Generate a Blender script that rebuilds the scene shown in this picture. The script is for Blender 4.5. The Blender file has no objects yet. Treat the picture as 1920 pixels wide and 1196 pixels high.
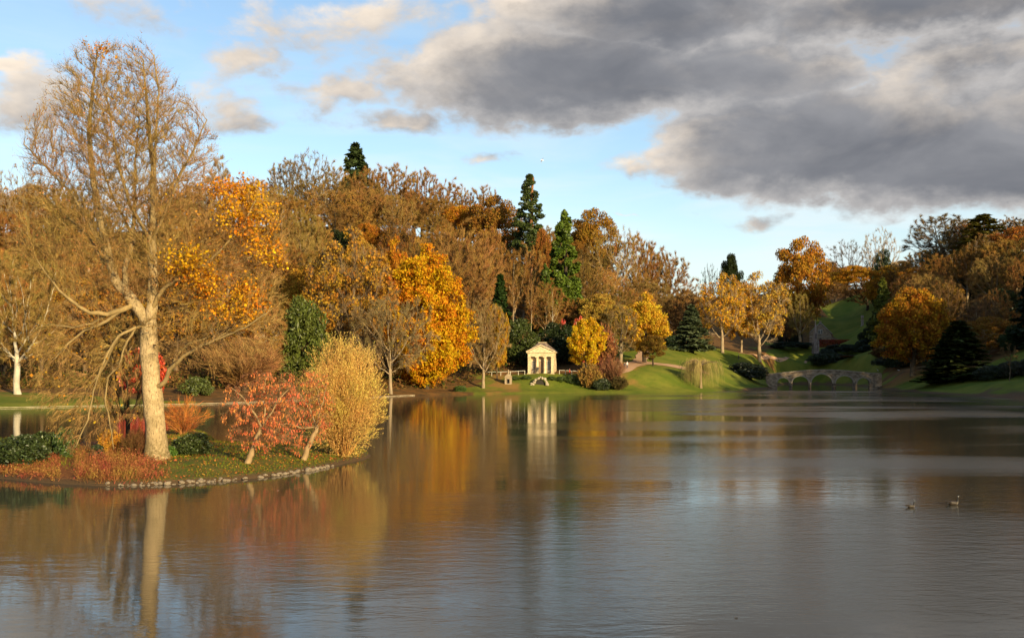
import bpy, bmesh, math, random
import numpy as np
from mathutils import Vector, Matrix

rng = np.random.default_rng(7)
random.seed(7)
S = bpy.context.scene
COL = S.collection
R = math.radians

# ---------------------------------------------------------------- camera, sky, sun, exposure
CAM_H, F, CX, HY = 5.6, 2000.0, 960.0, 690.0     # lens in photo pixels, horizon line of the photo
cd = bpy.data.cameras.new('camera')
cam = bpy.data.objects.new('camera', cd); COL.objects.link(cam)
cam.location = (0, 0, CAM_H); cam.rotation_euler = (R(90), 0, 0)
cd.sensor_width = 36; cd.lens = 36 * F / 1920; cd.shift_y = (HY - 598) / 1920
cd.clip_start = 0.5; cd.clip_end = 9000
S.camera = cam

SUN_AZ, SUN_EL = 35.0, 14.0                       # degrees to the right of straight behind the camera
to_sun = Vector((math.sin(R(SUN_AZ)) * math.cos(R(SUN_EL)), -math.cos(R(SUN_AZ)) * math.cos(R(SUN_EL)), math.sin(R(SUN_EL))))
sl = bpy.data.lights.new('sun', 'SUN'); sun = bpy.data.objects.new('sun', sl); COL.objects.link(sun)
sl.energy = 5.0; sl.color = (1.0, 0.80, 0.45); sl.angle = R(0.5)
sun.rotation_euler = to_sun.to_track_quat('Z', 'Y').to_euler()
sun.location = (150, -200, 120)

S.view_settings.view_transform = 'Standard'; S.view_settings.look = 'None'
S.view_settings.gamma = 1.0; S.view_settings.use_curve_mapping = False
S.view_settings.exposure = 0.82
S.cycles.max_bounces = 6; S.cycles.diffuse_bounces = 3; S.cycles.glossy_bounces = 3
S.cycles.transmission_bounces = 3; S.cycles.use_denoising = True
S.cycles.caustics_reflective = False; S.cycles.caustics_refractive = False


class NT:
    """short hand for building node trees"""
    def __init__(s, tree): s.t = tree
    def n(s, kind, **kw):
        nd = s.t.nodes.new(kind)
        for k, v in kw.items(): setattr(nd, k, v)
        return nd
    def link(s, a, b): s.t.links.new(a, b)
    def put(s, sock, v):
        if isinstance(v, bpy.types.NodeSocket): s.t.links.new(v, sock)
        else: sock.default_value = v
    def math(s, op, a, b=0.0, c=0.0, clamp=False):
        m = s.n('ShaderNodeMath', operation=op, use_clamp=clamp)
        s.put(m.inputs[0], a); s.put(m.inputs[1], b)
        if len(m.inputs) > 2: s.put(m.inputs[2], c)
        return m.outputs[0]
    def vmath(s, op, a, b=(0, 0, 0)):
        m = s.n('ShaderNodeVectorMath', operation=op)
        s.put(m.inputs[0], a); s.put(m.inputs[1], b)
        return m.outputs['Value'] if op in ('LENGTH', 'DISTANCE', 'DOT_PRODUCT') else m.outputs[0]
    def smooth(s, v, a, b, lo=0.0, hi=1.0):
        m = s.n('ShaderNodeMapRange', interpolation_type='SMOOTHSTEP')
        s.put(m.inputs[0], v); m.inputs[1].default_value = a; m.inputs[2].default_value = b
        m.inputs[3].default_value = lo; m.inputs[4].default_value = hi
        return m.outputs[0]
    def noise(s, vec, scale, detail=4.0, rough=0.5, dist=0.0):
        m = s.n('ShaderNodeTexNoise')
        if vec is not None: s.put(m.inputs['Vector'], vec)
        m.inputs['Scale'].default_value = scale; m.inputs['Detail'].default_value = detail
        m.inputs['Roughness'].default_value = rough; m.inputs['Distortion'].default_value = dist
        return m.outputs['Fac']
    def mix(s, f, a, b, blend='MIX'):
        m = s.n('ShaderNodeMix', data_type='RGBA', blend_type=blend)
        s.put(m.inputs[0], f); s.put(m.inputs[6], a); s.put(m.inputs[7], b)
        return m.outputs[2]


def c4(c): return (c[0], c[1], c[2], 1.0)


def px_dir(px, py):
    u, v = (px - CX) / F, (HY - py) / F
    return math.atan(u), v / math.sqrt(1 + u * u + v * v)


def make_world():
    w = bpy.data.worlds.new('World'); S.world = w; w.use_nodes = True
    t = w.node_tree; t.nodes.clear(); N = NT(t)
    # cloud density as a function of direction (azimuth, sine of elevation)
    g = bpy.data.node_groups.new('cloud_density', 'ShaderNodeTree')
    g.interface.new_socket('Vector', in_out='INPUT', socket_type='NodeSocketVector')
    g.interface.new_socket('Density', in_out='OUTPUT', socket_type='NodeSocketFloat')
    G = NT(g); gi = G.n('NodeGroupInput'); go = G.n('NodeGroupOutput')
    wn = G.n('ShaderNodeTexNoise'); G.link(G.vmath('MULTIPLY', gi.outputs[0], (1.0, 1.6, 1.0)), wn.inputs['Vector'])
    wn.inputs['Scale'].default_value = 9.0; wn.inputs['Detail'].default_value = 5.0; wn.inputs['Roughness'].default_value = 0.6
    vec = G.vmath('ADD', gi.outputs[0], G.vmath('MULTIPLY', G.vmath('SUBTRACT', wn.outputs['Color'], (.5, .5, .5)), (.10, .05, 0)))
    blobs = [  # photo position, half width, half height, weight of the cloud bank
        (1080, 140, 420, 105, 1.1), (1560, 262, 390, 128, 1.25), (1820, 295, 380, 112, 1.25), (1240, 20, 360, 90, 1.05), (1400, 130, 330, 90, .8), (1790, 120, 260, 110, .62),
        (1720, 0, 420, 90, 1.05), (2350, 170, 560, 260, 1.1), (1500, -330, 900, 300, 1.0), (3400, 60, 700, 330, 1.0),
        (670, 172, 120, 36, .30), (745, 218, 90, 26, .28), (690, 40, 160, 55, .19), (180, 0, 130, 45, .24),
        (30, 190, 150, 80, .38), (415, 205, 85, 42, .30), (490, 115, 70, 26, .20), (1185, 308, 95, 45, .38),
        (905, 293, 90, 24, .26), (1310, 400, 60, 22, .25), (1410, 410, 90, 22, .25), (-500, 100, 330, 120, .8),
        (-1300, -100, 600, 240, .9), (1180, 398, 60, 10, .32), (20, 110, 70, 25, .30)]
    acc = None
    for px, py, rx, ry, wt in blobs:
        a0, z0 = px_dir(px, py)
        d = G.vmath('SUBTRACT', vec, (a0, z0, 0))
        d = G.vmath('MULTIPLY', d, (F / rx, F / ry, 0))
        l = G.vmath('LENGTH', d)
        b = G.math('MULTIPLY', G.math('SUBTRACT', 1.0, l), wt)
        acc = b if acc is None else G.math('MAXIMUM', acc, b)
    base = G.math('MAXIMUM', acc, -0.55)
    nv = G.vmath('MULTIPLY', gi.outputs[0], (1.0, 1.75, 1.0))
    n1 = G.noise(nv, 7.0, 9.0, 0.56, 0.25)
    n2 = G.noise(G.vmath('ADD', nv, (3.1, 7.7, 2.0)), 2.6, 3.0, 0.5)
    dens = G.math('ADD', base, G.math('MULTIPLY', G.math('SUBTRACT', n1, 0.5), 1.05))
    dens = G.math('ADD', dens, G.math('MULTIPLY', G.math('SUBTRACT', n2, 0.5), 0.45))
    n3 = G.noise(G.vmath('ADD', nv, (1.3, 4.1, 5.0)), 26.0, 6.0, 0.6, 0.2)
    dens = G.math('ADD', dens, G.math('MULTIPLY', G.math('SUBTRACT', n3, 0.5), 0.5))
    G.link(dens, go.inputs[0])

    tc = N.n('ShaderNodeTexCoord'); sx = N.n('ShaderNodeSeparateXYZ'); N.link(tc.outputs['Generated'], sx.inputs[0])
    az = N.math('ARCTAN2', sx.outputs[0], sx.outputs[1])
    cb = N.n('ShaderNodeCombineXYZ'); N.link(az, cb.inputs[0]); N.link(sx.outputs[2], cb.inputs[1])
    v = cb.outputs[0]
    def dens(off):
        gn = N.n('ShaderNodeGroup'); gn.node_tree = g
        N.link(N.vmath('ADD', v, off), gn.inputs[0]); return gn.outputs[0]
    d0 = dens((0, 0, 0)); d1 = dens((-0.012, 0.016, 0)); d2 = dens((-0.03, 0.04, 0))
    d3 = dens((0.004, -0.02, 0))
    alpha = N.smooth(d0, 0.0, 0.26)
    thick = N.smooth(d0, 0.08, 0.62)
    rim = N.math('MULTIPLY', N.math('SUBTRACT', d0, d1), 2.4, clamp=True)
    rim2 = N.math('MULTIPLY', N.math('SUBTRACT', d0, d2), 1.2, clamp=True)
    under = N.math('MULTIPLY', N.math('SUBTRACT', d0, d3), 1.6, clamp=True)
    billow = N.noise(N.vmath('MULTIPLY', v, (1.0, 1.9, 1.0)), 6.5, 5.0, 0.55, 0.4)
    dark = N.mix(N.smooth(billow, 0.3, 0.7), c4((.100, .106, .122)), c4((.188, .190, .202)))
    lit = c4((.62, .53, .43))
    body = N.mix(thick, c4((.36, .345, .335)), dark)
    body = N.mix(N.math('MULTIPLY', under, 0.55), body, c4((.108, .114, .130)))
    body = N.mix(N.math('MULTIPLY', N.math('MULTIPLY', rim, N.smooth(d0, .75, .15)), 0.9), body, lit)
    body = N.mix(N.math('MULTIPLY', N.math('MULTIPLY', rim2, N.smooth(d0, .9, .1)), 0.6), body, lit)
    sky = N.n('ShaderNodeTexSky', sky_type='NISHITA')
    sky.sun_disc = False; sky.sun_elevation = R(SUN_EL); sky.sun_rotation = R(180 - SUN_AZ)
    sky.air_density = 1.0; sky.dust_density = 0.6; sky.ozone_density = 1.6
    # thin high veil, denser towards the horizon
    veil = N.noise(N.vmath('MULTIPLY', v, (1.0, 4.5, 1.0)), 5.0, 5.0, 0.55, 0.4)
    vf = N.math('MULTIPLY', N.smooth(veil, 0.40, 0.72), N.smooth(sx.outputs[2], 0.30, 0.10, 0.15, 0.75))
    vf = N.math('ADD', vf, N.smooth(sx.outputs[2], 0.17, 0.02, 0.0, 0.55), clamp=True)
    b_sky = N.n('ShaderNodeBackground'); N.link(sky.outputs[0], b_sky.inputs[0]); b_sky.inputs[1].default_value = 0.115
    b_veil = N.n('ShaderNodeBackground'); b_veil.inputs[0].default_value = (.50, .55, .56, 1); b_veil.inputs[1].default_value = 1.0
    b_cl = N.n('ShaderNodeBackground'); N.link(body, b_cl.inputs[0]); b_cl.inputs[1].default_value = 1.0
    m1 = N.n('ShaderNodeMixShader'); N.link(vf, m1.inputs[0]); N.link(b_sky.outputs[0], m1.inputs[1]); N.link(b_veil.outputs[0], m1.inputs[2])
    m2 = N.n('ShaderNodeMixShader'); N.link(alpha, m2.inputs[0]); N.link(m1.outputs[0], m2.inputs[1]); N.link(b_cl.outputs[0], m2.inputs[2])
    out = N.n('ShaderNodeOutputWorld'); N.link(m2.outputs[0], out.inputs[0])


make_world()

# ---------------------------------------------------------------- helpers: objects
def link(o): COL.objects.link(o); return o


def mesh_np(name, verts, faces, mat=None, smooth=False):
    """faces: list of integer arrays (n,3) or (n,4)"""
    me = bpy.data.meshes.new(name)
    verts = np.asarray(verts, dtype=np.float32).reshape(-1, 3)
    faces = [np.asarray(f, dtype=np.int32) for f in faces if len(f)]
    me.vertices.add(len(verts)); me.vertices.foreach_set('co', verts.ravel())
    idx = np.concatenate([f.ravel() for f in faces]); tot = np.concatenate([np.full(len(f), f.shape[1], np.int32) for f in faces])
    me.loops.add(len(idx)); me.loops.foreach_set('vertex_index', idx)
    me.polygons.add(len(tot))
    me.polygons.foreach_set('loop_start', np.concatenate([[0], np.cumsum(tot)[:-1]]).astype(np.int32))
    if smooth: me.polygons.foreach_set('use_smooth', np.ones(len(tot), dtype=bool))
    me.update(calc_edges=True)
    if mat: me.materials.append(mat)
    return me


def tag(o, label=None, cat=None, group=None, kind=None):
    if label: o['label'] = label
    if cat: o['category'] = cat
    if group: o['group'] = group
    if kind: o['kind'] = kind
    return o


def obj(name, me, parent=None, color=None):
    o = bpy.data.objects.new(name, me); link(o)
    if parent: o.parent = parent
    if color: o.color = c4(color)
    return o


def empty(name, loc, label, cat, group=None, rz=0.0, scale=(1, 1, 1)):
    o = bpy.data.objects.new(name, None); link(o)
    o.location = loc; o.rotation_euler = (0, 0, rz); o.scale = scale; o.empty_display_size = 0.5
    return tag(o, label, cat, group)


class BM:
    """collects simple solids into one mesh"""
    def __init__(s): s.v = []; s.f = []
    def add(s, vs, fs):
        k = len(s.v); s.v += [tuple(v) for v in vs]; s.f += [tuple(i + k for i in f) for f in fs]; return s
    def box(s, x0, x1, y0, y1, z0, z1):
        return s.add([(x0, y0, z0), (x1, y0, z0), (x1, y1, z0), (x0, y1, z0), (x0, y0, z1), (x1, y0, z1), (x1, y1, z1), (x0, y1, z1)],
                     [(0, 3, 2, 1), (4, 5, 6, 7), (0, 1, 5, 4), (1, 2, 6, 5), (2, 3, 7, 6), (3, 0, 4, 7)])
    def prism(s, pts, y0, y1):
        """outline in x,z (counter clockwise seen from -y) pushed through y"""
        n = len(pts)
        vs = [(x, y0, z) for x, z in pts] + [(x, y1, z) for x, z in pts]
        fs = [tuple(range(n)), tuple(range(2 * n - 1, n - 1, -1))] + [(j, i, i + n, j + n) for i, j in ((i, (i + 1) % n) for i in range(n))]
        return s.add(vs, fs)
    def lathe(s, x, y, prof, n=12):
        vs = []; fs = []
        for r, z in prof:
            vs += [(x + r * math.cos(2 * math.pi * k / n), y + r * math.sin(2 * math.pi * k / n), z) for k in range(n)]
        for i in range(len(prof) - 1):
            fs += [(i * n + k, i * n + (k + 1) % n, (i + 1) * n + (k + 1) % n, (i + 1) * n + k) for k in range(n)]
        fs += [tuple(range(n - 1, -1, -1)), tuple(range((len(prof) - 1) * n, len(prof) * n))]
        return s.add(vs, fs)
    def mesh(s, name, mat, bevel=0.0, tri=False, smooth=False):
        me = bpy.data.meshes.new(name); me.from_pydata(s.v, [], s.f)
        if bevel or tri:
            b = bmesh.new(); b.from_mesh(me)
            if tri: bmesh.ops.triangulate(b, faces=[f for f in b.faces if len(f.verts) > 4])
            if bevel: bmesh.ops.bevel(b, geom=b.edges[:], offset=bevel, segments=1, affect='EDGES')
            bmesh.ops.recalc_face_normals(b, faces=b.faces[:])
            b.to_mesh(me); b.free()
        if smooth:
            for p in me.polygons: p.use_smooth = True
        me.materials.append(mat); me.update(); return me


# ---------------------------------------------------------------- helpers: materials
def new_mat(name):
    m = bpy.data.materials.new(name); m.use_nodes = True; m.node_tree.nodes.clear()
    return m, NT(m.node_tree)


def finish(N, shader):
    out = N.n('ShaderNodeOutputMaterial'); N.link(shader, out.inputs[0])


def principled(N, color, rough=0.8, spec=0.3, normal=None):
    p = N.n('ShaderNodeBsdfPrincipled'); N.put(p.inputs['Base Color'], color); N.put(p.inputs['Roughness'], rough)
    p.inputs['Specular IOR Level'].default_value = spec
    if normal is not None: N.link(normal, p.inputs['Normal'])
    return p.outputs[0]


def bump(N, h, strength=0.5, dist=0.05):
    b = N.n('ShaderNodeBump'); b.inputs['Strength'].default_value = strength; b.inputs['Distance'].default_value = dist
    N.link(h, b.inputs['Height']); return b.outputs[0]


def leaf_material(name, transl=0.35, hue=0.03, lo=0.6, hi=1.3, clump=0.45, gloss=0.0):
    m, N = new_mat(name)
    oi = N.n('ShaderNodeObjectInfo'); ge = N.n('ShaderNodeNewGeometry'); tc = N.n('ShaderNodeTexCoord')
    rnd = ge.outputs['Random Per Island']
    h = N.n('ShaderNodeHueSaturation'); N.link(oi.outputs['Color'], h.inputs['Color'])
    r2 = N.math('FRACT', N.math('MULTIPLY', rnd, 17.31))
    cl = N.noise(tc.outputs['Object'], clump, 2.0, 0.5)
    N.link(N.math('ADD', N.math('ADD', 0.5 - hue, N.math('MULTIPLY', r2, hue)), N.math('MULTIPLY', N.smooth(cl, .3, .7), hue)), h.inputs['Hue'])
    N.link(N.math('MULTIPLY_ADD', rnd, hi - lo, lo), h.inputs['Value'])
    h.inputs['Saturation'].default_value = 1.0
    d = N.n('ShaderNodeBsdfDiffuse'); N.link(h.outputs[0], d.inputs[0])
    t = N.n('ShaderNodeBsdfTranslucent'); N.link(h.outputs[0], t.inputs[0])
    mx = N.n('ShaderNodeMixShader'); mx.inputs[0].default_value = transl
    N.link(d.outputs[0], mx.inputs[1]); N.link(t.outputs[0], mx.inputs[2])
    res = mx.outputs[0]
    if gloss:
        g = N.n('ShaderNodeBsdfGlossy'); g.inputs['Roughness'].default_value = 0.45; g.inputs[0].default_value = (.8, .8, .8, 1)
        m2 = N.n('ShaderNodeMixShader'); m2.inputs[0].default_value = gloss
        N.link(res, m2.inputs[1]); N.link(g.outputs[0], m2.inputs[2]); res = m2.outputs[0]
    finish(N, res); return m


def bark_material(name, scale=3.0, lo=0.55, hi=1.25, bmp=0.6):
    m, N = new_mat(name)
    oi = N.n('ShaderNodeObjectInfo'); tc = N.n('ShaderNodeTexCoord')
    v = N.vmath('MULTIPLY', tc.outputs['Object'], (1, 1, 0.55))
    n = N.noise(v, scale, 5, 0.6); n2 = N.noise(tc.outputs['Object'], scale * .23, 2)
    f = N.math('MULTIPLY_ADD', n, (hi - lo) * 1.2, lo - .1)
    f = N.math('MULTIPLY', f, N.smooth(n2, .3, .7, .8, 1.15))
    h = N.n('ShaderNodeHueSaturation'); N.link(oi.outputs['Color'], h.inputs['Color']); N.link(f, h.inputs['Value'])
    finish(N, principled(N, h.outputs[0], .9, .15, bump(N, n, bmp, .06))); return m


LEAF = leaf_material('leaf')
BEECH = leaf_material('beech_leaf', .4, .05, .6, 1.25, .30)
LEAF_BRIGHT = leaf_material('leaf_bright', .4, .04, .55, 1.35, .5)
NEEDLE = leaf_material('needle', .12, .02, .5, 1.4, .4, .02)
GLOSSY_LEAF = leaf_material('evergreen_leaf', .15, .02, .45, 1.4, .8, .05)
TWIG = leaf_material('twig', .0, .03, .42, 1.4, .3)
BARK = bark_material('bark')


def stone_material(name, c1, c2, scale=1.0, brick=None, rough=.9):
    m, N = new_mat(name); tc = N.n('ShaderNodeTexCoord')
    n = N.noise(tc.outputs['Object'], 1.6 * scale, 6, .6); n2 = N.noise(tc.outputs['Object'], 9 * scale, 3, .6)
    col = N.mix(N.smooth(n, .3, .7), c4(c1), c4(c2)); hgt = n2
    if brick:
        b = N.n('ShaderNodeTexBrick')
        sep = N.n('ShaderNodeSeparateXYZ'); N.link(tc.outputs['Object'], sep.inputs[0])
        cb = N.n('ShaderNodeCombineXYZ')
        N.link(N.math('ADD', sep.outputs[0], N.math('ADD', sep.outputs[1], N.math('MULTIPLY', n2, .1))), cb.inputs[0])
        N.link(N.math('ADD', sep.outputs[2], N.math('MULTIPLY', n, .12)), cb.inputs[1])
        N.link(cb.outputs[0], b.inputs['Vector'])
        b.inputs['Color1'].default_value = (.55, .52, .5, 1); b.inputs['Color2'].default_value = (1.35, 1.3, 1.25, 1)
        b.inputs['Mortar'].default_value = (.6, .58, .52, 1); b.inputs['Scale'].default_value = 1.0
        b.inputs['Brick Width'].default_value = brick[0]; b.inputs['Row Height'].default_value = brick[1]
        b.inputs['Mortar Size'].default_value = .02; b.inputs['Bias'].default_value = -.1
        col = N.mix(1.0, col, b.outputs['Color'], 'MULTIPLY')
    finish(N, principled(N, col, rough, .2, bump(N, hgt, .6, .05))); return m


def flat_material(name, c, rough=.7, spec=.3, var=.15):
    m, N = new_mat(name); tc = N.n('ShaderNodeTexCoord')
    n = N.noise(tc.outputs['Object'], 4.0, 4, .6)
    h = N.n('ShaderNodeHueSaturation'); h.inputs['Color'].default_value = c4(c)
    N.link(N.math('MULTIPLY_ADD', n, 2 * var, 1 - var), h.inputs['Value'])
    finish(N, principled(N, h.outputs[0], rough, spec)); return m


# ---------------------------------------------------------------- terrain
def W(px, d): return ((px - CX) / F * d, d)


def smooth_poly(pts, k=5):
    p = np.array(pts, float); n = len(p); out = []
    for i in range(n):
        a, b, c, d = p[i - 1], p[i], p[(i + 1) % n], p[(i + 2) % n]
        for t in np.linspace(0, 1, k, endpoint=False):
            out.append(.5 * ((2 * b) + (-a + c) * t + (2 * a - 5 * b + 4 * c - d) * t * t + (-a + 3 * b - 3 * c + d) * t ** 3))
    return np.array(out)


def signed_dist(poly, x, y):
    """positive outside the polygon"""
    P = np.stack([x, y], -1).reshape(-1, 2); best = np.full(len(P), 1e18); inside = np.zeros(len(P), bool)
    a = poly; b = np.roll(poly, -1, 0)
    for (ax, ay), (bx, by) in zip(a, b):
        ex, ey = bx - ax, by - ay; l2 = ex * ex + ey * ey + 1e-12
        t = np.clip(((P[:, 0] - ax) * ex + (P[:, 1] - ay) * ey) / l2, 0, 1)
        dx = P[:, 0] - (ax + t * ex); dy = P[:, 1] - (ay + t * ey)
        np.minimum(best, dx * dx + dy * dy, out=best)
        if ay != by:
            c = ((ay > P[:, 1]) != (by > P[:, 1])) & (P[:, 0] < (bx - ax) * (P[:, 1] - ay) / (by - ay) + ax)
            inside ^= c
    s = np.sqrt(best); s[inside] *= -1
    return s.reshape(np.shape(x))


lake_px = [(-500, 128), (-200, 140), (0, 149), (200, 157), (400, 167), (560, 184), (700, 203), (780, 219), (900, 229), (1080, 239), (1180, 240),
           (1260, 246), (1340, 256), (1400, 272), (1440, 288), (1455, 305), (1462, 340), (1475, 368), (1520, 374), (1580, 352), (1615, 328), (1632, 306),
           (1645, 288), (1690, 262), (1735, 241), (1800, 223), (1860, 206), (1920, 190), (2060, 160), (2300, 120)]
lake = [W(*p) for p in lake_px] + [(62, 60), (45, 30), (22, 13), (-10, 10), (-45, 14), (-85, 30), (-120, 60), (-128, 95)]
LAKE = smooth_poly(lake)

ctrl = []
for px, d, z in [
    (0, 165, 1.9), (200, 172, 1.6), (400, 186, 1.6), (560, 205, 1.6), (732, 215, .9), (840, 240, 1.6), (905, 238, 1.0), (-300, 165, 2),
    (1017, 249, 4.5), (1017, 256, 4.6), (900, 252, 4.5), (1085, 251, 4.5), (960, 243, 2.2), (1060, 243, 2.0), (1140, 246, 2.0),
    (1193, 270, 7.0), (1225, 262, 6.2), (1270, 310, 11), (1300, 305, 10.2), (1250, 258, 4.4), (1300, 262, 3.0), (1354, 340, 10.7),
    (1420, 350, 9.4), (1405, 300, 2.9), (1395, 328, 5.6), (1440, 296, 1.3), (1470, 385, 9.8), (1500, 395, 5.2), (1530, 420, 12.6), (1580, 420, 11),
    (1620, 400, 5.0), (1540, 470, 16), (1570, 455, 14.7), (1600, 490, 21.5), (1570, 540, 31), (1560, 590, 41),
    (0, 200, 5), (0, 300, 33), (0, 400, 56), (0, 500, 62), (-400, 200, 12), (-400, 300, 40), (-400, 420, 60),
    (300, 215, 6), (300, 300, 31), (300, 400, 57), (300, 500, 63), (600, 235, 7), (600, 300, 27), (600, 400, 58), (600, 500, 66),
    (850, 262, 8), (850, 320, 26), (850, 400, 51), (850, 500, 58), (1000, 275, 9), (1000, 330, 24), (1000, 400, 43), (1000, 500, 50),
    (1100, 280, 9), (1100, 340, 22), (1100, 420, 35), (1100, 520, 40), (1200, 310, 13), (1200, 360, 18), (1200, 440, 25), (1200, 540, 30),
    (1320, 380, 14), (1320, 440, 19), (1320, 540, 24), (1450, 460, 17), (1450, 540, 25), (1500, 540, 35), (1500, 620, 46), (1600, 560, 44), (1600, 640, 52),
    (1740, 300, 6), (1740, 360, 22), (1740, 430, 42), (1740, 520, 54), (1900, 236, 3.6), (1900, 300, 14), (1900, 380, 36), (1900, 500, 50),
    (1850, 215, 2.9), (1850, 208, 1.4), (1750, 245, 1.4), (1690, 272, 2.2), (1880, 224, 2.9), (1960, 205, 2.6), (1960, 225, 3.3), (1640, 300, 2.4), (1690, 300, 5.0), (1660, 340, 8), (1650, 400, 16),
    (1650, 470, 30), (2100, 180, 4), (2100, 240, 16), (2100, 330, 42)]:
    ctrl.append((*W(px, d), z))
ctrl += [(110, 112, 5), (138, 118, 18), (160, 135, 30), (200, 155, 42), (260, 200, 52), (105, 70, 6), (150, 70, 22), (220, 70, 40), (320, 110, 52), (80, 20, 4),
         (140, 0, 16), (250, 0, 40), (0, 0, 3.9), (0, -20, 4.2), (60, -20, 6), (-40, -10, 3), (0, -100, 8), (-100, 0, 5), (150, -120, 22), (-120, -120, 10),
         (-160, 60, 8), (-220, 90, 30), (-300, 0, 40), (-320, 250, 62), (-500, 500, 66), (500, 300, 62), (500, 0, 55), (600, 600, 60), (0, 800, 58),
         (-500, 800, 62), (400, 800, 58), (0, -400, 30), (-500, -300, 45), (500, -400, 50), (900, 200, 60), (-900, 200, 60), (0, 1300, 60), (900, 1000, 60), (-900, 1000, 60)]
ctrl = np.array(ctrl)


def _tps():
    P = ctrl[:, :2] / 100; n = len(P)
    d2 = ((P[:, None] - P[None]) ** 2).sum(-1)
    K = np.where(d2 > 0, d2 * np.log(d2 + 1e-12), 0) + np.eye(n) * 0.004
    A = np.zeros((n + 3, n + 3)); A[:n, :n] = K; A[:n, n] = 1; A[:n, n + 1:] = P; A[n, :n] = 1; A[n + 1:, :n] = P.T
    return np.linalg.solve(A, np.concatenate([ctrl[:, 2], np.zeros(3)])), P


_TW, _TP = _tps()


def sstep(a, b, x):
    t = np.clip((x - a) / (b - a), 0, 1); return t * t * (3 - 2 * t)


def land(x, y):
    x = np.asarray(x, float); y = np.asarray(y, float)
    q = np.stack([x, y], -1).reshape(-1, 2) / 100
    z = np.full(len(q), _TW[-3]) + q @ _TW[-2:]
    for i, p in enumerate(_TP):
        d2 = ((q - p) ** 2).sum(-1); z += _TW[i] * np.where(d2 > 0, d2 * np.log(d2 + 1e-12), 0)
    z = z.reshape(x.shape)
    far = np.maximum(np.abs(x) - 500, np.abs(y - 300) - 650); z = z + (55 - z) * sstep(0, 250, far)
    z += .5 * np.sin(x * .11 + 1.3 * np.sin(y * .07)) * np.sin(y * .093 + x * .02) * sstep(6, 20, z)
    sd = signed_dist(LAKE, x, y)
    bank = np.where(sd < 0, np.maximum(.38 * sd, -2.5), .42 * sstep(-.2, 1.3, sd) + .035 * np.maximum(sd, 0))
    t = sstep(.8, 9.5, sd)
    return np.where(sd < 0, bank, bank * (1 - t) + np.maximum(z, .5) * t)


def ground(x, y): return float(land(np.array([x]), np.array([y]))[0])


def hit(px, py, d0=150., d1=620.):
    """where the line of sight through a photo pixel meets the ground: place only"""
    d = np.arange(d0, d1, 1.0); x = (px - CX) / F * d
    ray = CAM_H + (HY - py) / F * d; h = land(x, d); k = np.where(h >= ray)[0]
    i = k[0] if len(k) else len(d) - 1
    return float(x[i]), float(d[i]), float(h[i])


def graded(lo, hi, step, far, g=1.22):
    a = list(np.arange(lo, hi, step)); s = step; v = a[-1]
    while v < far: s *= g; v += s; a.append(v)
    s = step; v = lo; pre = []
    while v > -far: s *= g; v -= s; pre.append(v)
    return np.array(pre[::-1] + a)


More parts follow.
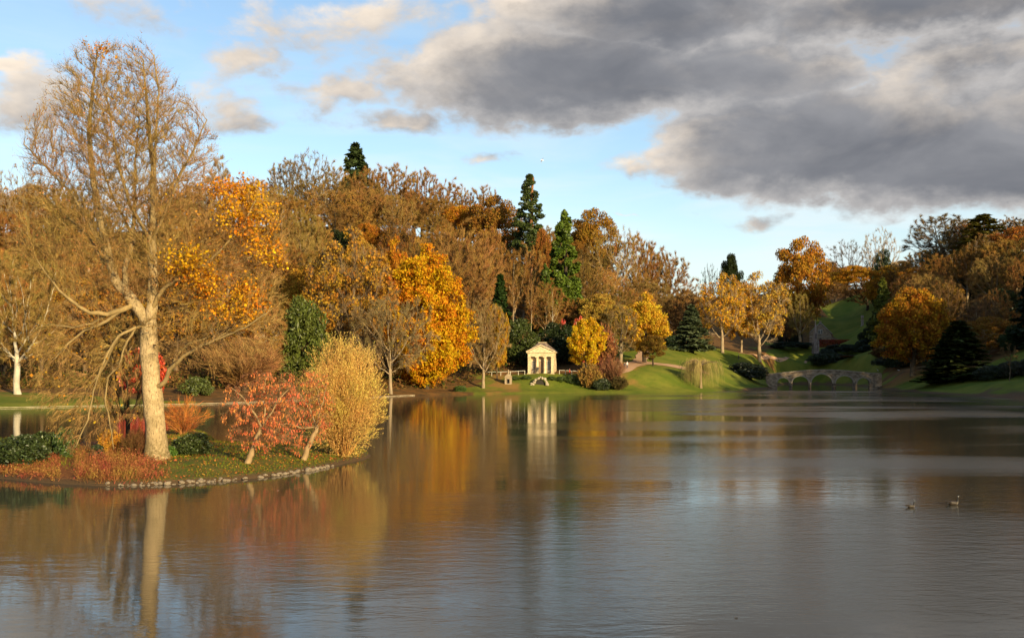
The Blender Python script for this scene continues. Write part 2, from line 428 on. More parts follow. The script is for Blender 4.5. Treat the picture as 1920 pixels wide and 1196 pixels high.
def build_ground():
    xs = graded(-150, 175, 2.1, 3500); ys = graded(132, 470, 2.1, 3500)
    X, Y = np.meshgrid(xs, ys); Z = land(X, Y); nx, ny = len(xs), len(ys)
    V = np.stack([X, Y, Z], -1).reshape(-1, 3)
    i = np.arange(nx * ny).reshape(ny, nx)
    Q = np.stack([i[:-1, :-1], i[:-1, 1:], i[1:, 1:], i[1:, :-1]], -1).reshape(-1, 4)
    m, N = new_mat('ground')
    at = N.n('ShaderNodeAttribute', attribute_name='lawn'); ge = N.n('ShaderNodeNewGeometry'); pos = ge.outputs['Position']
    n = N.noise(pos, .12, 5, .6); n2 = N.noise(pos, 2.2, 5, .7); n3 = N.noise(pos, .5, 4, .6)
    grass = N.mix(N.smooth(n, .35, .65), c4((.088, .120, .012)), c4((.165, .165, .022)))
    grass = N.mix(N.smooth(n2, .54, .74, 0, .4), grass, c4((.17, .11, .02)))
    grass = N.mix(N.smooth(n3, .5, .75, 0, .5), grass, c4((.07, .085, .012)))
    litter = N.mix(N.smooth(n3, .35, .65), c4((.085, .052, .020)), c4((.18, .085, .025)))
    litter = N.mix(N.smooth(n2, .52, .72, 0, .6), litter, c4((.20, .10, .025)))
    sep = N.n('ShaderNodeSeparateColor'); N.link(at.outputs['Color'], sep.inputs[0])
    col = N.mix(N.smooth(N.math('ADD', sep.outputs[0], N.math('MULTIPLY', N.math('SUBTRACT', n3, .5), .5)), .35, .65), litter, grass)
    col = N.mix(N.smooth(N.math('ADD', sep.outputs[1], N.math('MULTIPLY', N.math('SUBTRACT', n, .5), 2.2)), .45, 1.0, 0, .7), col, c4((.30, .14, .045)))
    mud = N.mix(n2, c4((.07, .045, .025)), c4((.16, .09, .045)))
    col = N.mix(N.smooth(sep.outputs[2], .3, .8), col, mud)
    finish(N, principled(N, col, .95, .1, bump(N, n2, .8, .25)))
    me = mesh_np('ground', V, [Q], m, True)
    x, y, z = V.T; px = CX + F * x / np.maximum(y, 1) + 20 * np.sin(.31 * y + .17 * x) + 13 * np.sin(.53 * x - .4 * y) + 8 * np.sin(1.3 * y + .9 * x); sd = signed_dist(LAKE, x, y)
    def box(a, b, c, d, s=14, t=7): return sstep(a - s, a + s, px) * (1 - sstep(b - s, b + s, px)) * sstep(c - t, c + t, y) * (1 - sstep(d - t, d + t, y))
    lawn = np.maximum.reduce([box(1135, 1290, 200, 318), box(1240, 1660, 200, 352), box(1440, 1660, 330, 436), box(1540, 1690, 425, 565),
                              box(1640, 2100, 150, 262), box(1640, 1760, 230, 292), box(-400, 720, 100, 166, 20, 5), box(880, 1140, 200, 250, 10, 5)])
    rust = np.maximum.reduce([box(1150, 1205, 243, 280, 30, 8), box(915, 970, 225, 256, 22, 8), box(1640, 1760, 276, 300, 16, 5), box(-100, 60, 160, 200, 20, 6)])
    mudm = (1 - sstep(.6, 2.2, sd)) * sstep(1330, 1400, px) + (1 - sstep(3, 7, sd)) * sstep(1840, 1900, px)
    c = np.stack([lawn, rust, np.clip(mudm, 0, 1), np.ones_like(lawn)], -1).astype(np.float32)
    a = me.color_attributes.new('lawn', 'FLOAT_COLOR', 'POINT'); a.data.foreach_set('color', c.ravel())
    tag(obj('ground', me), kind='structure')


build_ground()


def build_water():
    m, N = new_mat('water'); ge = N.n('ShaderNodeNewGeometry'); pos = ge.outputs['Position']
    patch = N.noise(N.vmath('MULTIPLY', pos, (.35, 1.0, 1)), .045, 3, .55, .4)
    wind = N.smooth(patch, .44, .57)
    sep = N.n('ShaderNodeSeparateXYZ'); N.link(pos, sep.inputs[0])
    side = N.smooth(N.math('SUBTRACT', sep.outputs[0], N.math('MULTIPLY', sep.outputs[1], .12)), -22, 16, .06, 1.0)
    wind = N.math('MULTIPLY', N.math('MULTIPLY_ADD', wind, .95, .30), side)
    wv = N.vmath('MULTIPLY', pos, (.55, 1.25, 1))
    h1 = N.noise(wv, 1.6, 3, .55, .6); h2 = N.noise(wv, 5.5, 3, .6, .4); h3 = N.noise(N.vmath('MULTIPLY', pos, (.5, 1, 1)), .35, 2, .5)
    h = N.math('ADD', N.math('MULTIPLY', h1, N.math('MULTIPLY_ADD', wind, .014, .004)), N.math('MULTIPLY', h3, .012))
    h = N.math('ADD', h, N.math('MULTIPLY', h2, N.math('MULTIPLY_ADD', wind, .0060, .0008)))
    b = N.n('ShaderNodeBump'); b.inputs['Strength'].default_value = 1.0; b.inputs['Distance'].default_value = 1.0
    N.link(h, b.inputs['Height'])
    p = N.n('ShaderNodeBsdfPrincipled'); p.inputs['Base Color'].default_value = (.050, .046, .033, 1)
    N.link(N.math('MULTIPLY_ADD', wind, .15, .03), p.inputs['Roughness']); p.inputs['IOR'].default_value = 1.333
    N.link(b.outputs[0], p.inputs['Normal'])
    finish(N, p.outputs[0])
    me = mesh_np('water', [(-180, 2, 0), (180, 2, 0), (180, 400, 0), (-180, 400, 0)], [[(0, 1, 2, 3)]], m)
    tag(obj('water', me), kind='structure')


build_water()


def drape(name, pxs, width, mat, lift=.05, pts=None, kind='structure', thick=0.0):
    P = np.array(pts if pts is not None else [hit(*p)[:2] for p in pxs])
    seg = []
    for i in range(len(P) - 1):
        k = max(2, int(np.linalg.norm(P[i + 1] - P[i]) / 1.2))
        seg += [P[i] + (P[i + 1] - P[i]) * t for t in np.linspace(0, 1, k, endpoint=False)]
    seg.append(P[-1]); P = np.array(seg)
    for _ in range(3): P[1:-1] = (P[:-2] + 2 * P[1:-1] + P[2:]) / 4
    T = np.gradient(P, axis=0); T /= np.linalg.norm(T, axis=1)[:, None]; Nn = np.stack([-T[:, 1], T[:, 0]], -1)
    w = width * (1 + .15 * np.sin(np.arange(len(P)) * .9))[:, None] if not thick else width
    cols = [P + Nn * w * o for o in np.linspace(-.5, .5, 5)]
    V = []
    for c in cols: V.append(np.stack([c[:, 0], c[:, 1], land(c[:, 0], c[:, 1]) + lift], -1))
    n = len(P); V = np.concatenate(V)
    Q = [(k * n + i, k * n + i + 1, (k + 1) * n + i + 1, (k + 1) * n + i) for k in range(4) for i in range(n - 1)]
    o = obj(name, mesh_np(name, V, [Q], mat, True)); tag(o, kind=kind); return o


SAND = stone_material('sandy_path', (.34, .20, .11), (.46, .28, .16), .5)
drape('path', [(1150, 697), (1170, 691), (1192, 683), (1218, 681), (1250, 685), (1290, 692), (1325, 699)], 5.0, SAND, .10)
drape('path', [(1192, 682), (1204, 672), (1206, 662), (1214, 652)], 3.2, SAND, .14)
drape('path', [(1385, 662), (1410, 665), (1440, 669), (1475, 674), (1512, 677)], 1.0, SAND, .10)


def edging():
    s = [p for p in LAKE if -170 < p[0] and 120 < p[1] < 222 and p[0] < -15]
    s = np.array(s); c = np.array([50.0, 60.0]); dirn = s - np.array([20, 60]); dirn /= np.linalg.norm(dirn, axis=1)[:, None]
    P = s + dirn * .15
    V = []
    for off, z in ((0, -.3), (0, .13), (.32, .15), (.32, -.3)):
        q = P + dirn * off; V.append(np.stack([q[:, 0], q[:, 1], np.full(len(q), z)], -1))
    n = len(P); V = np.concatenate(V)
    Q = [(k * n + i, k * n + i + 1, (k + 1) * n + i + 1, (k + 1) * n + i) for k in range(3) for i in range(n - 1)]
    tag(obj('lake_edging', mesh_np('lake_edging', V, [Q], stone_material('edging_stone', (.30, .24, .15), (.42, .34, .22), .6))), kind='structure')


edging()

# ---------------------------------------------------------------- plant growing
def unit(v): return v / (np.linalg.norm(v, axis=-1, keepdims=True) + 1e-9)


def rand_dir(n, r): return unit(r.normal(size=(n, 3)))


def quads(C, U, V):
    n = len(C); P = np.stack([C - U, C + V, C + U, C - V], 1).reshape(-1, 3)
    return P, np.arange(4 * n).reshape(-1, 4)


def tris(B, D, w, r):
    """thin triangle from base point along D"""
    n = len(B); s = unit(np.cross(D, rand_dir(n, r))) * np.asarray(w).reshape(-1, 1) * .5
    P = np.stack([B - s, B + s, B + D], 1).reshape(-1, 3)
    return P, np.arange(3 * n).reshape(-1, 3)


def leaf_quads(C, size, r, normal=None, nmix=0.5, long=1.5, droop=0.0):
    n = len(C); nn = rand_dir(n, r)
    if normal is not None: nn = unit(nn * (1 - nmix) + normal * nmix)
    u = rand_dir(n, r); u[:, 2] -= droop; u = unit(u - nn * (u * nn).sum(-1, keepdims=True)); v = np.cross(nn, u)
    s = size * np.clip(r.lognormal(-.04, .28, (n, 1)), .45, 1.7) * .5
    return quads(C, u * s * long, v * s / long * 1.3)


class Parts:
    def __init__(s): s.v = []; s.q = []; s.t = []; s.k = 0
    def add(s, P, Fc):
        if len(P) == 0: return
        Fc = np.asarray(Fc) + s.k; (s.q if Fc.shape[1] == 4 else s.t).append(Fc); s.v.append(P); s.k += len(P)
    def mesh(s, name, mat, smooth=False):
        return mesh_np(name, np.concatenate(s.v), s.q + s.t, mat, smooth)


def grow(att, pos0, par0, step, infl, kill, r, iters=140, trop=(0, 0, .08), jit=.12, maxchild=3, rc=None, rw=0.0):
    cap = 60000; P = np.zeros((cap, 3)); par = np.full(cap, -1); n = len(pos0); P[:n] = pos0; par[:n] = par0
    ch = np.zeros(cap, int)
    for p in par0:
        if p >= 0: ch[p] += 1
    att = att.copy(); d = ((att[:, None] - P[None, :n]) ** 2).sum(-1); near = d.argmin(1); nd = np.sqrt(d.min(1)); trop = np.array(trop)
    for _ in range(iters):
        m = (nd < infl) & (ch[near] < maxchild)
        if not m.any():
            infl *= 1.4
            if infl > 60: break
            continue
        acc = np.zeros((n, 3)); np.add.at(acc, near[m], unit(att[m] - P[near[m]])); k = np.unique(near[m])
        dirn = unit(unit(acc[k]) + trop + (rw * unit(P[k] - rc) if rw else 0) + r.normal(size=(len(k), 3)) * jit); new = P[k] + dirn * step; kk = len(k)
        if n + kk > cap: break
        P[n:n + kk] = new; par[n:n + kk] = k; ch[k] += 1
        d = np.sqrt(((att[:, None] - new[None]) ** 2).sum(-1)); j = d.argmin(1); dm = d[np.arange(len(att)), j]
        b = dm < nd; near[b] = n + j[b]; nd[b] = dm[b]; n += kk
        keep = nd > kill; att, near, nd = att[keep], near[keep], nd[keep]
        if len(att) == 0: break
    return P[:n].copy(), par[:n].copy()


def radii(par, r0, p, base=None):
    n = len(par); a = np.zeros(n); has = np.zeros(n, bool)
    if base: p = min(2.3, max(1.45, math.log(max(n - len(np.unique(par[par >= 0])), 2)) / math.log(base / r0)))
    for i in range(n - 1, -1, -1):
        if not has[i]: a[i] = r0 ** p
        q = par[i]
        if q >= 0: a[q] += a[i]; has[q] = True
    rad = a ** (1 / p)
    if base: rad = r0 + (rad - r0) * (base - r0) / max(rad[0] - r0, 1e-6)
    return rad, ~has


def tubes(P, par, rad, rmin, rmax_to_fine, r, flare=None, fl=.7):
    """returns (wood, fine) Parts: thick limbs, thin branches"""
    wood, fine = Parts(), Parts(); n = len(P); kids = [[] for _ in range(n)]
    for i in range(n):
        if par[i] >= 0: kids[par[i]].append(i)
    starts = [(0, None)]
    while starts:
        i, frm = starts.pop(); chain = [] if frm is None else [frm]
        chain.append(i)
        while kids[i]:
            ks = sorted(kids[i], key=lambda k: -rad[k])
            for k in ks[1:]: starts.append((k, i))
            i = ks[0]; chain.append(i)
        rr = rad[chain].copy()
        if frm is not None: rr[0] = min(rr[0], rr[1] * 1.15)
        if rr[0 if frm is None else 1] < rmin: continue
        L = len(chain); cut = np.where(rr < rmin)[0]; L = min(L, (cut[0] + 1) if len(cut) else L)
        if L < 2: continue
        c = P[chain[:L]]; rr = np.maximum(rr[:L], rmin * .55); rr[-1] *= .5
        big = rr[0] > rmax_to_fine; k = 14 if rr[0] > .25 else (6 if rr[0] > .09 else (4 if big else 3))
        if flare and frm is None: rr = rr * (1 + flare * np.exp(-np.maximum(c[:, 2] - c[0, 2], 0) / fl))
        t = unit(np.gradient(c, axis=0)); ref = np.tile([.31, .91, .27], (L, 1)); u = unit(np.cross(t, ref)); v = np.cross(t, u)
        an = np.arange(k) * 2 * np.pi / k
        kn = (1 + .05 * np.sin(3 * an[None] + c[:, 2:] * 1.1) + .05 * np.sin(2 * an[None] - c[:, 2:] * 2.3 + 1) + r.normal(0, .018, (L, k)))[:, :, None] if k == 14 else 1.0
        ring = c[:, None] + kn * rr[:, None, None] * (np.cos(an)[None, :, None] * u[:, None] + np.sin(an)[None, :, None] * v[:, None])
        a = np.arange(L * k).reshape(L, k); b = np.roll(a, -1, 1)
        Q = np.stack([a[:-1], b[:-1], b[1:], a[1:]], -1).reshape(-1, 4)
        (wood if big else fine).add(ring.reshape(-1, 3), Q)
    return wood, fine


def env_points(n, r, cz, rz_up, rz_dn, rx, shell=.5, flat=0.0, pw=2.0):
    """points in an egg shaped crown round the z axis"""
    out = []; ph = r.uniform(0, 6.28, 3)
    while len(out) < n:
        q = r.uniform(-1, 1, 3); l = (abs(q[0]) ** pw + abs(q[1]) ** pw + abs(q[2]) ** pw) ** (1 / pw)
        if l > 1 or r.uniform() > shell + (1 - shell) * l: continue
        a = math.atan2(q[1], q[0]); m = 1 + .16 * math.sin(3 * a + ph[0]) * math.cos(3.1 * q[2] + ph[1]) + .12 * math.sin(5 * a + ph[2] + 4 * q[2])
        out.append((q[0] * rx * m, q[1] * rx * m, cz + q[2] * (rz_up if q[2] > 0 else rz_dn) * (.5 + .5 * m)))
    return np.array(out)


PROTO = {}


def register(name, trunk, crown, H, Rr): PROTO[name] = (trunk, crown, H, Rr)


def trunk_nodes(h, step, r, lean=.0):
    k = max(2, int(h / step)); z = np.linspace(0, h, k + 1)
    p = np.stack([np.cumsum(r.normal(0, .05, k + 1)) + lean * z, np.cumsum(r.normal(0, .05, k + 1)), z], -1); p[0, :2] = 0
    return p, np.arange(-1, k)


def skeleton_tree(name, seed, H, Rr, th, cz, up, dn, n_att=520, step=.75, infl=7, kill=1.25, base=.45, twigs=9000, tw_len=1.3, tw_w=.05,
                  leaves=0, leaf=.4, trop=(0, 0, .10), lump=1.1, shell=.45, pw=2.0, leaf_mat=None, r0=.022, droop=0.0, twig_droop=0.0, tip_only=True, flat=.7):
    r = np.random.default_rng(seed)
    att = env_points(n_att, r, cz, up, dn, Rr, shell, pw=pw); p0, q0 = trunk_nodes(th, step, r)
    P, par = grow(att, p0, q0, step, infl, kill, r, trop=trop, rc=np.array([0, 0, th * .8]), rw=.45); rad, tip = radii(par, r0, 2.25, base)
    wood, fine = tubes(P, par, rad, .02, .055, r, flare=.3)
    if not fine.v: fine = Parts()
    D = P - P[np.maximum(par, 0)]; thin = np.where((rad < .075) & (par >= 0))[0]; k = np.concatenate([r.choice(thin, twigs - twigs // 2), r.choice(np.where(tip)[0], twigs // 2)]); outw = unit(P[k] - np.array([0, 0, cz - dn * .5])) * np.concatenate([np.full(twigs - twigs // 2, .25), np.full(twigs // 2, .9)])[:, None]
    if twigs:
        d = unit(unit(D[k]) * .75 + rand_dir(twigs, r) * .75 + outw + np.array([0, 0, .2 - twig_droop])) * tw_len * r.uniform(.4, 1.2, (twigs, 1))
        B = P[k] - D[k] * r.uniform(0, 1, (twigs, 1)); t, f = tris(B, d, tw_w * r.uniform(.6, 1.2, twigs), r); fine.add(t, f)
        # second generation of twiglets
        m = twigs; j = r.integers(0, twigs, m); B2 = B[j] + d[j] * r.uniform(.25, .9, (m, 1))
        d2 = unit(unit(d[j]) * .7 + rand_dir(m, r) * .8 + np.array([0, 0, .15 - twig_droop])) * tw_len * .6 * r.uniform(.4, 1.2, (m, 1))
        t, f = tris(B2, d2, tw_w * .7 * r.uniform(.6, 1.2, m), r); fine.add(t, f)
    crown = fine; lm = TWIG
    if leaves:
        lp = Parts(); tips = np.where(tip if tip_only else (rad < .06))[0]; k = r.choice(tips, leaves); cen = P[k]
        o = rand_dir(leaves, r) * lump * r.uniform(.25, 1.0, (leaves, 1)) ** .6; o[:, 2] *= flat
        t, f = leaf_quads(cen + o, leaf, r, unit(o + unit(cen - np.array([0, 0, cz])) * .3), .35, 1.35, droop); lp.add(t, f)
        return register(name, (wood, fine), lp, H, Rr) or (wood.mesh(name + '_trunk', BARK, True), fine, lp)
    return wood.mesh(name + '_trunk', BARK, True), fine, None


def measure(parts):
    V = np.concatenate(parts.v); z = V[:, 2]; rr = np.hypot(V[:, 0], V[:, 1])
    return float(np.percentile(z, 99.6)), float(np.percentile(rr, 97))


def add_bare(name, **k):
    w, fine, _ = skeleton_tree(name, **k); H, Rr = measure(fine)
    PROTO[name] = [('trunk', w, 0), ('crown', fine.mesh(name + '_crown', TWIG), 1)], H, Rr


def add_leafy(name, mat=None, **k):
    w, fine, lp = skeleton_tree(name, **k); H, Rr = measure(lp)
    parts = [('trunk', w, 0), ('crown', lp.mesh(name + '_crown', mat or LEAF), 1)]
    if fine.v: parts.append(('twigs', fine.mesh(name + '_twigs', TWIG), 0))
    PROTO[name] = parts, H, Rr


def lump_leaves(L, n, size, r, inner=.7, nmix=.5, long=1.35, droop=0.0, keep=None):
    L = np.array(L, float); area = (L[:, 3] * L[:, 4] + L[:, 3] * L[:, 5] + L[:, 4] * L[:, 5]); k = r.choice(len(L), n, p=area / area.sum())
    d = rand_dir(n, r); C = L[k, :3] + d * L[k, 3:6] * r.uniform(inner, 1.05, (n, 1)); nn = unit(d / L[k, 3:6])
    ok = C[:, 2] > .05
    # drop leaves buried deep in another clump
    for c in L:
        q = ((C - c[:3]) / c[3:6]); ok &= ~((q * q).sum(-1) < .30)
    return leaf_quads(C[ok], size, r, nn[ok], nmix, long, droop)


def simple_trunk(h, r0, r1, r, lean=0.0, n=8, sides=7):
    z = np.linspace(-.4, h, n); c = np.stack([np.cumsum(r.normal(0, .04 * h / n, n)) + lean * z, np.cumsum(r.normal(0, .04 * h / n, n)), z], -1)
    c[:2, :2] = 0; rr = np.linspace(r0, r1, n) * (1 + .5 * np.exp(-np.maximum(z, 0) / .8)); an = np.arange(sides) * 2 * np.pi / sides
    V = c[:, None] + rr[:, None, None] * np.stack([np.cos(an), np.sin(an), 0 * an], -1)[None]
    a = np.arange(n * sides).reshape(n, sides); b = np.roll(a, -1, 1); Q = np.stack([a[:-1], b[:-1], b[1:], a[1:]], -1).reshape(-1, 4)
    p = Parts(); p.add(V.reshape(-1, 3), Q); return p


def add_lumped(name, seed, H, Rr, lumps, n, size, trunk_h, base, mat, inner=.7, nmix=.5, long=1.35, droop=0.0, limbs=0):
    r = np.random.default_rng(seed); p = Parts(); p.add(*lump_leaves(lumps, n, size, r, inner, nmix, long, droop))
    t = simple_trunk(trunk_h, base, base * .35, r)
    L = np.array(lumps)
    for c in L[r.choice(len(L), min(limbs, len(L)), replace=False)] if limbs else ():
        a = np.array([0, 0, trunk_h * r.uniform(.3, .8)]); b = c[:3]; q = np.linspace(0, 1, 5)[:, None]; C = a + (b - a) * q; C[:, 2] += .8 * np.sin(q[:, 0] * 3.14) * .5
        d, f = tubes(C, np.arange(-1, 4), np.linspace(base * .4, .04, 5), .01, .0, r); t.add(np.concatenate(d.v), np.concatenate(d.q))
    h, rr = measure(p); PROTO[name] = [('trunk', t.mesh(name + '_trunk', BARK, True), 0), ('crown', p.mesh(name + '_crown', mat), 1)], h, rr


def dome_lumps(r, n, H, Rr, z0, size, flat=.7, shape=1.0, cone=0.0):
    out = []
    for i in range(n):
        t = (i + .5) / n; z = z0 + (H - z0) * t; f = (1 - t) if cone else math.sqrt(max(1 - (2 * t - .75) ** 2 / 1.7, .02))
        rr = Rr * (cone * (1 - t) ** .8 + (1 - cone) * math.sqrt(max(1 - ((t - .38) / .66) ** 2, .03)) * shape)
        for _ in range(2):
            a = r.uniform(0, 6.283); q = rr * r.uniform(.45, .88); s = size * r.uniform(.75, 1.3) * (.55 + .45 * rr / Rr)
            out.append((q * math.cos(a), q * math.sin(a), z, s, s, s * flat))
    return out


def add_fir(name, seed, H, Rr, z0, levels, per, mat, spray=.5, droop=.25, n_sp=26, pw=.85, base=.35, up=0.0):
    r = np.random.default_rng(seed); p = Parts(); w = simple_trunk(H, base, .04, r, n=12)
    for i in range(levels):
        t = (i + r.uniform(-.3, .3)) / levels; t = min(max(t, 0), .985); z = z0 + (H - z0) * t; L0 = Rr * (1 - t) ** pw
        for j in range(per):
            a = r.uniform(0, 6.283); L = L0 * r.uniform(.65, 1.12) + .15; dr = droop * r.uniform(.6, 1.4) - up
            s = np.sqrt(r.uniform(.02, 1, n_sp)); x = s * L; zz = z - dr * x + .10 * x * x / max(L, .1) * 1.0
            wid = .22 * L * (1.1 - s); lat = r.normal(0, 1, n_sp) * wid
            C = np.stack([x * math.cos(a) - lat * math.sin(a), x * math.sin(a) + lat * math.cos(a), zz - np.abs(lat) * .25 + r.normal(0, .08, n_sp)], -1)
            nn = np.tile([-.3 * math.cos(a) * 0 + .25 * math.cos(a), .25 * math.sin(a), 1.0], (n_sp, 1))
            p.add(*leaf_quads(C, spray, r, unit(nn), .55, 1.7, .35))
            c = np.stack([np.array([0, L * .5, L * .9]) * math.cos(a), np.array([0, L * .5, L * .9]) * math.sin(a), z - dr * np.array([0, L * .5, L * .9])], -1)
            d, f = tubes(c, np.arange(-1, 2), np.array([.02 + .012 * L, .03, .012]), .005, .0, r); w.add(np.concatenate(d.v), np.concatenate(d.q))
    h, rr = measure(p); PROTO[name] = [('trunk', w.mesh(name + '_trunk', BARK, True), 0), ('crown', p.mesh(name + '_crown', mat), 1)], h, rr


def build_protos():
    r = np.random.default_rng(3)
    for i, s in enumerate((11, 12, 13)):
        add_bare('bare_round_%d' % i, seed=s, H=20, Rr=7.6, th=3.5, cz=11.5, up=8.5, dn=7.5, n_att=1000, kill=1.0, twigs=26000, tw_len=1.05, tw_w=.055)
    for i, s in enumerate((21, 22)):
        add_bare('bare_tall_%d' % i, seed=s, H=20, Rr=4.6, th=3.0, cz=11.5, up=8.5, dn=8, n_att=650, kill=1.05, twigs=14000, tw_len=1.0, tw_w=.055, trop=(0, 0, .45))
    add_bare('bare_spread', seed=31, H=14, Rr=8.5, th=2.6, cz=7.5, up=5.5, dn=5.0, n_att=900, twigs=13000, tw_len=1.0, tw_w=.052, trop=(0, 0, -.02), base=.32, twig_droop=.35)
    add_bare('bare_open', seed=33, H=20, Rr=8.0, th=5, cz=13, up=7, dn=6, n_att=600, twigs=5000, tw_len=1.0, tw_w=.055, kill=1.2, base=.5)
    add_leafy('oak_0', seed=41, H=19, Rr=7.5, th=3.5, cz=11, up=8, dn=7.5, n_att=420, twigs=1500, leaves=24000, leaf=.32, lump=1.9)
    add_leafy('oak_1', seed=42, H=19, Rr=7.0, th=4.0, cz=11.5, up=7.5, dn=7.0, n_att=360, twigs=1500, leaves=22000, leaf=.32, lump=1.9)
    add_leafy('half_leaf', seed=43, H=19, Rr=6.8, th=4, cz=11, up=8, dn=7, n_att=520, twigs=9000, leaves=7500, leaf=.30, lump=1.4)
    add_leafy('oval_0', seed=44, H=16, Rr=6.2, th=2.5, cz=9.0, up=7.3, dn=6.6, n_att=560, kill=1.0, twigs=1500, leaves=26000, leaf=.30, lump=1.15, shell=.15, tip_only=False, mat=LEAF_BRIGHT)
    add_leafy('oval_1', seed=45, H=16, Rr=5.8, th=2.8, cz=9.3, up=7.0, dn=6.3, n_att=500, kill=1.0, twigs=1500, leaves=24000, leaf=.30, lump=1.2, shell=.15, tip_only=False, mat=LEAF_BRIGHT)
    add_leafy('tiered', mat=BEECH, seed=51, H=24, Rr=8.6, th=1.6, cz=8.2, up=15.5, dn=8.0, n_att=950, step=.7, kill=1.0, twigs=900, leaves=64000, leaf=.30, lump=1.5, shell=.12, pw=1.75, tip_only=False, base=.5, droop=.4, flat=.5)
    L = []
    for i in range(120):
        t = r.uniform(0, 1); z = .5 + 27 * t; rr = 4.6 * (1 - t) ** .62 * (1 + .1 * math.sin(9 * t)); a = r.uniform(0, 6.283); q = rr * r.uniform(.55, .95)
        s = r.uniform(.7, 1.25) * (.5 + .5 * (1 - t)); L.append((q * math.cos(a), q * math.sin(a), z, s, s, s * 1.5))
    L.append((0, 0, 27.6, .4, .4, 1.2))
    add_lumped('cypress', 52, 28, 4.6, L, 26000, .36, 26, .5, NEEDLE, inner=.6, nmix=.4)
    L = []
    for i in range(150):
        t = r.uniform(0, 1) ** 1.1; z = 14 + 23 * t; rr = 4.4 * (1 - t ** 1.7) ** .8 + .3; a = r.uniform(0, 6.283); q = rr * r.uniform(.35, .95)
        s = r.uniform(.8, 1.5) * (.6 + .4 * (1 - t)); L.append((q * math.cos(a), q * math.sin(a), z - .4, s, s, s * .7))
    add_lumped('sequoia', 53, 38, 4.4, L, 19000, .36, 36, .85, NEEDLE, inner=.6, nmix=.4)
    for i, s in enumerate((61, 62)):
        rr = np.random.default_rng(s); L = dome_lumps(rr, 34, 10, 5.0, .6, 1.5, .9, 1.0)
        add_lumped('yew_%d' % i, s, 10, 5, L, 18000, .28, 7, .3, NEEDLE, inner=.6, nmix=.35, long=1.9)
    for i, s in enumerate((63, 64)):
        rr = np.random.default_rng(s); L = dome_lumps(rr, 16, 3.0, 2.2, .25, .8, .85, 1.0)
        add_lumped('evergreen_%d' % i, s, 3, 2.2, L, 9000, .16, 1.8, .08, GLOSSY_LEAF, inner=.65, nmix=.4, long=1.6)
    rr = np.random.default_rng(65); L = dome_lumps(rr, 26, 7, 7.5, .4, 1.7, .75, 1.0)
    add_lumped('rhododendron', 65, 7, 7.5, L, 20000, .30, 4, .15, GLOSSY_LEAF, inner=.65, nmix=.4, long=1.6)
    add_fir('fir', 71, 16, 4.4, 1.2, 30, 6, NEEDLE, spray=.62, droop=.22, n_sp=44)
    add_fir('skyline_fir', 72, 16, 4.6, 1.0, 22, 6, NEEDLE, spray=.75, droop=.15, n_sp=40, pw=.75)
    add_fir('larch', 73, 24, 5.0, 3.0, 34, 5, NEEDLE, spray=.55, droop=.1, n_sp=34, pw=.6)
    add_fir('spruce', 74, 22, 4.8, .8, 40, 6, NEEDLE, spray=.7, droop=.35, n_sp=36)
    # twiggy shrubs: stems fanning from the ground
    def fan(name, seed, H, Rr, stems, twigs, leaves, tw_w, leaf, mat, lean=.75, tl=.7, crown_parts=True, droop=0.0, long=1.7, sw=.05):
        r = np.random.default_rng(seed); st, cr = Parts(), Parts(); Ps = []; Ds = []
        for i in range(stems):
            a = r.uniform(0, 6.283); q = math.sqrt(r.uniform(0, 1)); tip = np.array([math.cos(a) * q * Rr, math.sin(a) * q * Rr, H * (1 - .45 * q ** 2.2) * r.uniform(.72, 1.0)])
            b = np.array([math.cos(a), math.sin(a), 0]) * q * Rr * .12; t = np.linspace(0, 1, 8)[:, None]
            C = b + (tip - b) * t; C[:, :2] = b[:2] + (tip[:2] - b[:2]) * t ** (1.0 + lean * .3); C += r.normal(0, .02 * H, (8, 3)) * t
            d, f = tubes(C, np.arange(-1, 7), np.linspace(sw, sw * .2, 8), .002, .0, r); st.add(np.concatenate(d.v), np.concatenate(d.q))
            Ps.append(C[2:]); Ds.append(np.gradient(C, axis=0)[2:])
        Pn = np.concatenate(Ps); Dn = unit(np.concatenate(Ds)); k = r.integers(0, len(Pn), twigs); out = Pn[k] * np.array([1, 1, .2]); out = unit(out)
        d = unit(Dn[k] * .8 + rand_dir(twigs, r) * .65 + out * .35) * tl * r.uniform(.4, 1.2, (twigs, 1)); B = Pn[k] + r.normal(0, .04 * H, (twigs, 3)); B[:, 2] = np.maximum(B[:, 2], .05)
        tt, ff = tris(B, d, tw_w, r); (st if leaves else cr).add(tt, ff)
        if leaves:
            j = r.integers(0, twigs, leaves); C = B[j] + d[j] * r.uniform(.1, 1.1, (leaves, 1)) + r.normal(0, .05, (leaves, 3))
            n = leaves; u = unit(unit(d[j]) * .9 + rand_dir(n, r) * .7 - np.array([0, 0, droop])); v = unit(np.cross(u, rand_dir(n, r))); s = leaf * r.uniform(.6, 1.3, (n, 1)) * .5
            C[:, 2] = np.maximum(C[:, 2], .05); cr.add(*quads(C, u * s * long, v * s / long))
        h, rr2 = measure(cr); PROTO[name] = [('stems', st.mesh(name + '_stems', BARK if leaves else BARK), 0), ('crown', cr.mesh(name + '_crown', mat), 1)], h, rr2
    r = np.random.default_rng(81); st, cr = Parts(), Parts()
